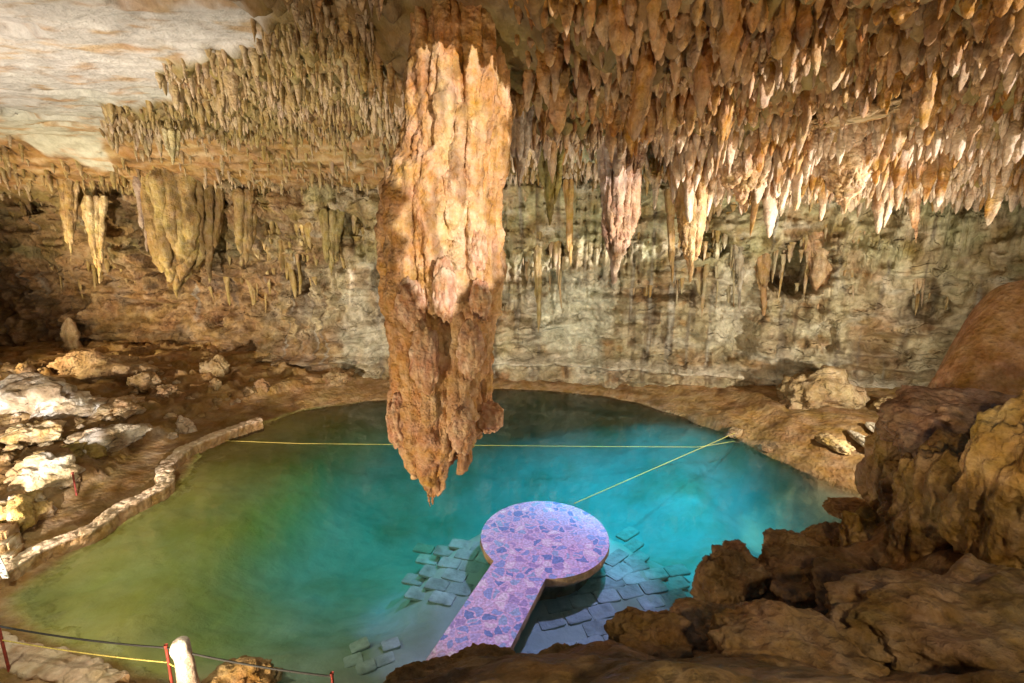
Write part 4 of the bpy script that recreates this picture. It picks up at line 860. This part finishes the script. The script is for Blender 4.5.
# ------------------------------------------------------------------ platform with walkway
def flag_mat():  # stone and mortar tints also carry the violet lamplight
    m = bpy.data.materials.new('flagstones'); m.use_nodes = True; nt = m.node_tree; N = nt.nodes; L = nt.links; b = N['Principled BSDF']
    geo = N.new('ShaderNodeNewGeometry')
    dn = N.new('ShaderNodeTexNoise'); dn.inputs['Scale'].default_value = 3; dn.inputs['Detail'].default_value = 3; L.new(geo.outputs['Position'], dn.inputs['Vector'])
    va = N.new('ShaderNodeMixRGB'); va.blend_type = 'ADD'; va.inputs[0].default_value = .35; L.new(geo.outputs['Position'], va.inputs[1]); L.new(dn.outputs['Color'], va.inputs[2])
    v1 = N.new('ShaderNodeTexVoronoi'); v1.voronoi_dimensions = '2D'; v1.inputs['Scale'].default_value = 3.6; L.new(va.outputs[0], v1.inputs['Vector'])
    v2 = N.new('ShaderNodeTexVoronoi'); v2.voronoi_dimensions = '2D'; v2.feature = 'DISTANCE_TO_EDGE'; v2.inputs['Scale'].default_value = 3.6; L.new(va.outputs[0], v2.inputs['Vector'])
    sep = N.new('ShaderNodeSeparateColor'); L.new(v1.outputs['Color'], sep.inputs[0])
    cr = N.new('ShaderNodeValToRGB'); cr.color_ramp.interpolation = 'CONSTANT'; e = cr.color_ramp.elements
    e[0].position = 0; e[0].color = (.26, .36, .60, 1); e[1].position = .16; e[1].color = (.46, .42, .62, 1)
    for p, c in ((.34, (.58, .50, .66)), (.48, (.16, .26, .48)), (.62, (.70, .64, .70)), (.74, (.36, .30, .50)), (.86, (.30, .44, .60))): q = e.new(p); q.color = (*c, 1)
    L.new(sep.outputs[0], cr.inputs[0])
    # many stones sink under mortar: only part of the cells show clean edges
    w = N.new('ShaderNodeMapRange'); w.inputs['From Min'].default_value = 0; w.inputs['From Max'].default_value = 1; w.inputs['To Min'].default_value = .03; w.inputs['To Max'].default_value = .22; L.new(sep.outputs[1], w.inputs['Value'])
    lt = N.new('ShaderNodeMath'); lt.operation = 'LESS_THAN'; L.new(v2.outputs['Distance'], lt.inputs[0]); L.new(w.outputs[0], lt.inputs[1])
    n2 = N.new('ShaderNodeTexNoise'); n2.inputs['Scale'].default_value = 14; n2.inputs['Detail'].default_value = 8; L.new(geo.outputs['Position'], n2.inputs['Vector'])
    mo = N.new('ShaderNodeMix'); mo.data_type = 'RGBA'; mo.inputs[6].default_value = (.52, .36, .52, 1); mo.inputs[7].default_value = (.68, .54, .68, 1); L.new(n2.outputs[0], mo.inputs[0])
    mx = N.new('ShaderNodeMix'); mx.data_type = 'RGBA'; L.new(lt.outputs[0], mx.inputs[0]); L.new(cr.outputs[0], mx.inputs[6]); L.new(mo.outputs[2], mx.inputs[7])
    mr = N.new('ShaderNodeMapRange'); mr.inputs['From Min'].default_value = .3; mr.inputs['From Max'].default_value = .7; mr.inputs['To Min'].default_value = .65; mr.inputs['To Max'].default_value = 1.3; L.new(n2.outputs[0], mr.inputs['Value'])
    ml = N.new('ShaderNodeMix'); ml.data_type = 'RGBA'; ml.blend_type = 'MULTIPLY'; ml.inputs[0].default_value = 1; L.new(mx.outputs[2], ml.inputs[6]); L.new(mr.outputs[0], ml.inputs[7])
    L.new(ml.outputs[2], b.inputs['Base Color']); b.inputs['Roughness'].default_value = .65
    h = N.new('ShaderNodeMath'); h.operation = 'SUBTRACT'; L.new(n2.outputs[0], h.inputs[0]); L.new(lt.outputs[0], h.inputs[1])
    bp = N.new('ShaderNodeBump'); bp.inputs['Strength'].default_value = .6; bp.inputs['Distance'].default_value = .03; L.new(h.outputs[0], bp.inputs['Height']); L.new(bp.outputs[0], b.inputs['Normal'])
    return m
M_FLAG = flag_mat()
def outline_slab(name, pts, z0, z1, mat, parent, col=None, amt=.045, seed=0):
    """vertical-sided slab over an outline, with a ragged rim"""
    pts = np.array(pts); n = len(pts); c = pts.mean(0)
    rings = []
    for z, s in ((z1, 0.), (z1, -.02), (z1 - .03, .0), (z1 - .12, .02), (z1 - .24, .0), (z1 - .34, -.05), (z1 - .36, -.55), (z0, -.6)):
        nrm = np.roll(pts, -1, 0) - np.roll(pts, 1, 0); nrm = np.stack((nrm[:, 1], -nrm[:, 0]), 1); nrm /= np.linalg.norm(nrm, axis=1)[:, None] + 1e-9
        q = pts + nrm * s
        P = np.concatenate((q, np.full((n, 1), z)), 1); P[:, :2] += nrm * (amt * fbm(P * 3, 3, seed))[:, None]; rings.append(P)
    rings = rings[1:]
    V = np.concatenate(rings); i = np.arange(len(rings) * n).reshape(len(rings), n); j = np.roll(i, -1, 1)
    side = np.stack((i[:-1], i[1:], j[1:], j[:-1]), -1).reshape(-1, 4)
    return V, side, i[0][None]
pr = empty('stone_platform', (PLAT_C[0], PLAT_C[1], -1), 'round stone platform with walkway, flagstones tinted by violet lamplight, standing in the turquoise pool', 'platform')
pl = np.array(pr.location)
wl0 = at_z(495, 556, .28); wl1 = at_z(417, 672, .28); wr0 = at_z(548, 576, .28); wr1 = at_z(507, 655, .28)
ext = lambda a, b, y: a + (b - a) * ((y - a[1]) / (b[1] - a[1]))
e0 = ext(wl0, wl1, 8.0); e1 = ext(wr0, wr1, 8.0)
ang = np.linspace(0, 2 * np.pi, 120, endpoint=False)
circ = [(PLAT_C[0] + PLAT_R * math.cos(a), PLAT_C[1] + PLAT_R * math.sin(a)) for a in ang]
def inside_walk(p):
    l = wl0[0] + (p[1] - wl0[1]) / (wl1[1] - wl0[1]) * (wl1[0] - wl0[0]); r = wr0[0] + (p[1] - wr0[1]) / (wr1[1] - wr0[1]) * (wr1[0] - wr0[0])
    return p[1] < PLAT_C[1] and l < p[0] < r
k0 = next(i for i, p in enumerate(circ) if p[1] < PLAT_C[1] and inside_walk(p)); k1 = max(i for i, p in enumerate(circ) if inside_walk(p))
def dense(a, b, n): return [tuple(np.array(a[:2]) + (np.array(b[:2]) - np.array(a[:2])) * t) for t in np.linspace(0, 1, n)]
deck = circ
walk0 = walk = dense(circ[k0], e0, 60) + dense(e0, e1, 14)[1:] + dense(e1, circ[k1], 60)[1:]
# one deck outline: the disc with the walkway joined on
outline = circ[k1 + 1:] + circ[:k0] + walk
M_RIM = rock_mat('rim_stone', 10, .8, .8, .5)
V, side, top_ = outline_slab('deck', outline, -1.4, .28, None, pr, seed=700)
V = V - pl
n1 = fbm(V * 2, 3, 701)
cr_ = mixc(np.zeros(V.shape) + np.array((.42, .29, .16)), (.22, .15, .09), sstep(-.1, .3, n1))
mesh_np('side_wall', V, side, M_RIM, parent=pr, col=cr_)
nn = len(outline); o2 = np.array(outline)
# top sheets: disc deck and walkway, each with a fine uneven surface
def top_sheet(name, poly, z):
    x0, y0 = np.min(poly, 0); x1, y1 = np.max(poly, 0)
    P = np.concatenate((np.array(poly), np.full((len(poly), 1), z)), 1) - pl
    return mesh_np(name, P, np.arange(len(poly))[None], M_FLAG, parent=pr, smooth=False)
rim_top = V[top_[0]][:, :2] + pl[:2]
nd = len(circ) - (k1 - k0 + 1)
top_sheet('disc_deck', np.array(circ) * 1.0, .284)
wk = np.array([np.array(circ[k0]) + (.15, .5)] + walk[:] + [np.array(circ[k1]) + (-.15, .5)])
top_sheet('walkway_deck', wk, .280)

# submerged paving slabs
slabs = []
wd_ = (wl1 - wl0)[:2]; wd_ /= np.linalg.norm(wd_); wn_ = np.array((wd_[1], -wd_[0]))
rs = np.random.RandomState(77)
def add_slab(px, py, sx, sy, a, lab, gr, z=-.82, c=None):
    p = at_z(px, py, z); p = at_z(px, py, ground_z(np.array([p[0]]), np.array([p[1]]))[0][0] + .0); z = p[2]; v, f = box_np(0, 0, 0, sx, sy, .045, int(px * 7 + py) % 9999, amt=.012)
    c = np.array(c or (.50, .53, .45)) * rs.uniform(.72, 1.1)
    n1 = fbm(v * 3 + px, 3, 710); cc = mixc(np.zeros(v.shape) + c, c * .5, sstep(0, .4, n1) * .6)
    o = mesh_np('paving_slab', v, f, M_SLAB, col=cc, loc=(p[0], p[1], z + rs.uniform(-.025, .03)), smooth=False); o.rotation_euler = (rs.uniform(-.04, .04), rs.uniform(-.04, .04), a + rs.uniform(-.08, .08))
    tag(o, lab, 'paving slab', gr)
ang0 = math.atan2(wd_[1], wd_[0])
# grids in the plane of the shelf
def slab_field(px0, py0, nx, ny, sx, sy, ang, test, lab, gr, z=-.82, drop=.08):
    o = at_z(px0, py0, z)[:2]; ca, sa = math.cos(ang), math.sin(ang)
    for i in range(nx):
        for j in range(ny):
            if rs.uniform() < drop: continue
            off = (.5 if j % 2 else 0)
            q = o + np.array((ca, sa)) * (i + off) * sx * 2.0 + np.array((-sa, ca)) * j * sy * 2.0
            d = np.hypot(q[0] - PLAT_C[0], q[1] - PLAT_C[1])
            dy_ = q[1] * cp - (z - 10) * sp; ux_ = 512 + 480 * q[0] / dy_; uy_ = 341.5 - 480 * ((z - 10) * cp + q[1] * sp) / dy_
            if not test(ux_, uy_): continue
            add_slab(ux_, uy_, sx * rs.uniform(.9, 1.0), sy * rs.uniform(.9, 1.0), ang, lab, gr, z)
slab_field(450, 720, 17, 20, .40, .27, .25, lambda x, y: x > 553 - (y - 576) * .48 + 2 and y > 565 and x < 690 and y < 690 and np.hypot((x - 545) / 66, (y - 537) / 44) > 1.05, 'pale rectangular slab under shallow water right of the walkway', 'submerged slabs right of the walkway', drop=.05)
slab_field(560, 620, 9, 13, .50, .26, .75, lambda x, y: 600 < x < 646 and 530 < y < 590 and np.hypot((x - 545) / 66, (y - 537) / 44) > 1.05, 'long pale slab under the water curving round the right side of the disc', 'submerged slabs right of the disc')
slab_field(395, 590, 10, 9, .40, .27, -.25, lambda x, y: 408 < x < 492 - max(0, y - 556) * .67 and 542 < y < 602, 'greenish slab under the water on the left of the disc', 'submerged slabs left of the disc', drop=.1)
slab_field(346, 676, 7, 5, .24, .19, .5, lambda x, y: 344 < x < 415 and 642 < y < 676, 'loose grey slab lying in the shallows by the foot of the walkway', 'loose submerged slabs near the bottom edge', z=-.45, drop=.15)

# ------------------------------------------------------------------ ropes, posts, stump, gauge
def tube(name, pts, r, mat, label=None, cat=None, parent=None, sag=0., n=60, ns=8, group=None):
    pts = np.array(pts, float); seg = np.r_[0, np.cumsum(np.linalg.norm(np.diff(pts, axis=0), axis=1))]; s = np.linspace(0, seg[-1], n)
    c = np.stack([np.interp(s, seg, pts[:, i]) for i in range(3)], 1)
    if sag:
        for a, b in zip(seg[:-1], seg[1:]):
            m_ = (s >= a) & (s <= b); u = (s[m_] - a) / (b - a); c[m_, 2] -= sag * 4 * u * (1 - u)
    t = np.gradient(c, axis=0); t /= np.linalg.norm(t, axis=1)[:, None] + 1e-9
    up = np.array((0, 0, 1.)) if abs(t[0, 2]) < .9 else np.array((1., 0, 0))
    a = np.cross(t, up); a /= np.linalg.norm(a, axis=1)[:, None]; b = np.cross(a, t); th = np.linspace(0, 2 * np.pi, ns, endpoint=False)
    P = c[:, None] + r * (np.cos(th)[None, :, None] * a[:, None] + np.sin(th)[None, :, None] * b[:, None])
    o = pts[0] if parent is None else np.array(parent.location)
    F = cone_faces(n, ns); caps = np.array([[j for j in range(ns)], [(n - 1) * ns + j for j in range(ns)]])
    ob = mesh_np(name, P.reshape(-1, 3) - o, [F, caps], mat, parent=parent, loc=None if parent else pts[0])
    if label: tag(ob, label, cat, group)
    return ob
tube('yellow_rope', [at_z(205, 440, .06), at_z(300, 443.5, .05), at_z(450, 445, .05), at_z(600, 446.5, .05), at_z(700, 447, .06), at_z(735, 441, .4)], .015, M_YELROPE, 'thin yellow rope stretched across the whole pool at water level', 'rope')
tube('yellow_rope', [at_z(574, 503.5, .32), at_z(735, 433, .55)], .016, M_YELROPE, 'thin yellow rope running from the round platform to the far right bank', 'rope')
# red posts
def post(px, pyt, Yd, h, label):
    p = at_y(px, pyt, Yd); b = p - np.array((0, 0, h))
    root = empty('rope_post', tuple(b), label, 'post', 'red rope posts'); z = np.array(root.location)
    tube('pole', [z, z + np.array((.02, 0, h))], .03, M_RED, parent=root, n=12, ns=12)
    tube('cap', [z + np.array((.02, 0, h - .015)), z + np.array((.02, 0, h + .03))], .04, M_RED, parent=root, n=4, ns=12)
    return p
t0 = post(-3, 624, 9.2, 1.45, 'red iron post at the left edge holding the black and yellow ropes')
t1 = post(165, 646, 8.75, 1.75, 'red iron post directly left of the white stone stump')
t2 = post(331, 674, 8.4, 1.3, 'red iron post by the water at the right end of the black rope')
pt = at_z(70, 486, 1.0); post(72, 473, pt[1], 1.0, 'thin red post standing between the sun stripes on the left bank')
tube('black_rope', [at_y(-60, 616, 9.6), t0 - (0, 0, .05), t1 - (0, 0, .04), t2 - (0, 0, .06)], .020, M_BLKROPE, 'black rope strung along the tops of the red posts', 'rope', sag=.07, n=90)
tube('yellow_rope', [at_y(-60, 640, 9.5), t0 - (0, 0, .42), t1 - (0, 0, .42), at_y(184, 668, 8.65)], .014, M_YELROPE, 'yellow rope strung low between the red posts in front of the stump', 'rope', sag=.05, n=90)
def stump():
    b = at_y(196, 718, 8.65); h = at_y(190, 638, 8.65)[2] - b[2]
    nz_, ns_ = 70, 48; t = np.linspace(0, 1, nz_)[:, None]; th = np.linspace(0, 2 * np.pi, ns_, endpoint=False)[None]
    r = (.23 - .08 * t) * np.sqrt(np.clip(1 - (np.clip((t - .93) / .07, 0, 1)) ** 2, .02, 1)) + 0 * th
    r = r + .05 * np.exp(-((t - .88) / .06) ** 2) * (np.cos(th + 2.6) > .2)
    P = np.stack((r * np.cos(th) - .06 * t, r * np.sin(th), h * t + 0 * th), -1); n = fbm(P * (4, 4, 1.5), 4, 720)
    P[..., :2] *= (1 + .22 * n)[..., None]
    c = np.zeros(P.shape) + np.array((.50, .38, .29)); c = mixc(c, (.66, .58, .52), sstep(.75, .92, t + .2 * n)); c = mixc(c, (.26, .19, .13), sstep(.12, .4, fbm(P * (7, 7, 2), 4, 721)) * .7); c = mixc(c, (.34, .22, .13), sstep(.05, .35, n) * .6)
    root = tag(mesh_np('stone_stump', P.reshape(-1, 3), [cone_faces(nz_, ns_)[:, ::-1], np.arange((nz_ - 1) * ns_, nz_ * ns_)[None]], M_KERB, col=c, loc=b), 'weathered white topped stone stump standing at the water edge by the rope', 'stump')
stump()
boulder('boulder', at_y(238, 684, 9.3), (.78, .6, .42), 'brown rough rock at the bottom edge right of the white stump', 730, col=(.30, .18, .075), col2=(.44, .29, .15), sub=6, rough=.6, facet=.3, lump=.2, mat=M_BOUL)
boulder('boulder', at_y(45, 700, 10), (1.6, .8, .5), 'broad brown rock in the lower left corner inside the rubble kerb', 731, col=(.34, .2, .085), col2=(.48, .31, .16), sub=6, rough=.5, facet=.2, lump=.25)
boulder('boulder', at_y(130, 700, 9.7), (.7, .5, .32), 'orange brown rock at the bottom edge left of the white stump', 732, col=(.36, .21, .09), col2=(.48, .31, .16), sub=5, rough=.5, facet=.2, lump=.25)
# striped gauge board at the left edge
def gauge():
    a = at_z(6, 578, .5); b = a + np.array((-.25, 0, 1.5))
    root = empty('gauge_board', tuple(a), 'black and white striped measuring board leaning at the left edge by the steps', 'gauge'); 
    mw = plain_mat('gauge_white', (.7, .68, .62), .6, .2, 30); mk = plain_mat('gauge_black', (.03, .03, .03), .6, .2, 30)
    v, f = box_np(0, 0, .75, .10, .02, .75, 740, amt=.0); v[:, 0] -= v[:, 2] * .16; mesh_np('board', v, f, mw, parent=root)
    V = []; Fq = []
    for k in range(15):
        z = .06 + k * .1; x0 = -.085 if k % 2 else 0.0
        for q in ((x0, z), (x0 + .085, z), (x0 + .085, z + .05), (x0, z + .05)): V.append((q[0] - q[1] * .16, -.0235, q[1]))
        Fq.append([k * 4, k * 4 + 1, k * 4 + 2, k * 4 + 3])
    mesh_np('scale_marks', V, np.array(Fq), mk, parent=root, smooth=False)
gauge()

# ------------------------------------------------------------------ light
W = bpy.data.worlds.new('World'); SC.world = W; W.use_nodes = True; nt = W.node_tree
sky = nt.nodes.new('ShaderNodeTexSky'); sky.sky_type = 'NISHITA'; sky.sun_disc = False
el = math.asin(-SUN_D[2]); az = math.atan2(-SUN_D[0], -SUN_D[1])
sky.sun_elevation = el; sky.sun_rotation = az
bg = nt.nodes['Background']; bg.inputs[1].default_value = .15; nt.links.new(sky.outputs[0], bg.inputs[0])
from mathutils import Vector
sl = bpy.data.lights.new('sun', 'SUN'); sl.energy = 5; sl.angle = R_(.5); sl.color = (1, .96, .91)
so = bpy.data.objects.new('sun', sl); COL.objects.link(so); so.rotation_euler = Vector(SUN_D).to_track_quat('-Z', 'Y').to_euler(); so.location = (20, -30, 20)
def spot(name, loc, tgt, e, col, ang=120, blend=.8, r=.25):
    l = bpy.data.lights.new(name, 'SPOT'); l.energy = e; l.color = col; l.spot_size = R_(ang); l.spot_blend = blend; l.shadow_soft_size = r
    o = bpy.data.objects.new(name, l); COL.objects.link(o); o.location = loc; o.rotation_euler = (Vector(tgt) - Vector(loc)).to_track_quat('-Z', 'Y').to_euler(); return o
WARM = (1, .83, .58)
spot('flood_or_fill_lamp', (-18, 6, 2.5), (-13, 27, 11), 18000, (1, .87, .68), 100, .8, .25)
spot('flood_or_fill_lamp', (-29.5, 22, 4.2), (-21, 35, 11.5), 7500, (1, .78, .44), 112, 1, .2)
spot('flood_or_fill_lamp', (10.5, 13.0, .9), (7, 18, 13), 3600, (1, .78, .48), 165, 1, .15)
spot('flood_or_fill_lamp', (17, 15, 5.0), (8, 31, 6), 6800, (1, .90, .68), 160, 1, .25)
spot('flood_or_fill_lamp', (-7, 5, 1.5), (-2, 20, 11), 3300, WARM, 160, 1, .25)
spot('flood_or_fill_lamp', (3, -5, 14), (6, 9, 5), 2000, (1, .78, .46), 150, 1, .4)
spot('flood_or_fill_lamp', (-2.5, -3.5, 9.5), (7.5, 7.5, 5.6), 2400, (1, .80, .48), 70, .7, .15)  # unseen lamp added to rake across the foreground rocks
spot('flood_or_fill_lamp', (-11, 6, 13), (-10.5, 14.5, 0), 3400, (1, .98, .68), 80, 1, .6)  # unseen lamp added to brighten the left shallows
for lx, ly, le in ((7.5, 20.3, 50), (3.5, 22.5, 50)):
    spot('pool_lamp', (lx, ly, -.45), (lx, ly - .3, -5), le, (.10, .66, 1), 174, .6, .8)
spot('blue_fill_lamp', (5.6, 16.4, 8.6), (5.6, 20.4, -3), 6000, (.04, .64, .92), 86, 1, .3)  # hung unseen over the pool to spread the cyan evenly
spot('blue_fill_lamp', (-4.5, 18.5, 7.5), (-3.5, 20, -3), 1500, (.04, .74, .74), 100, 1, .3)  # second unseen one, added to carry the teal further left
spot('violet_lamp', (4.5, 16, 12.5), (PLAT_C[0] - .2, PLAT_C[1] - 1.2, 0), 3900, (.52, .44, 1), 36, .35)
SC.view_settings.view_transform = 'Standard'; SC.view_settings.look = 'None'; SC.view_settings.exposure = .52; SC.view_settings.gamma = 1
SC.cycles.use_denoising = True; SC.cycles.max_bounces = 6; SC.cycles.diffuse_bounces = 4; SC.cycles.transparent_max_bounces = 8
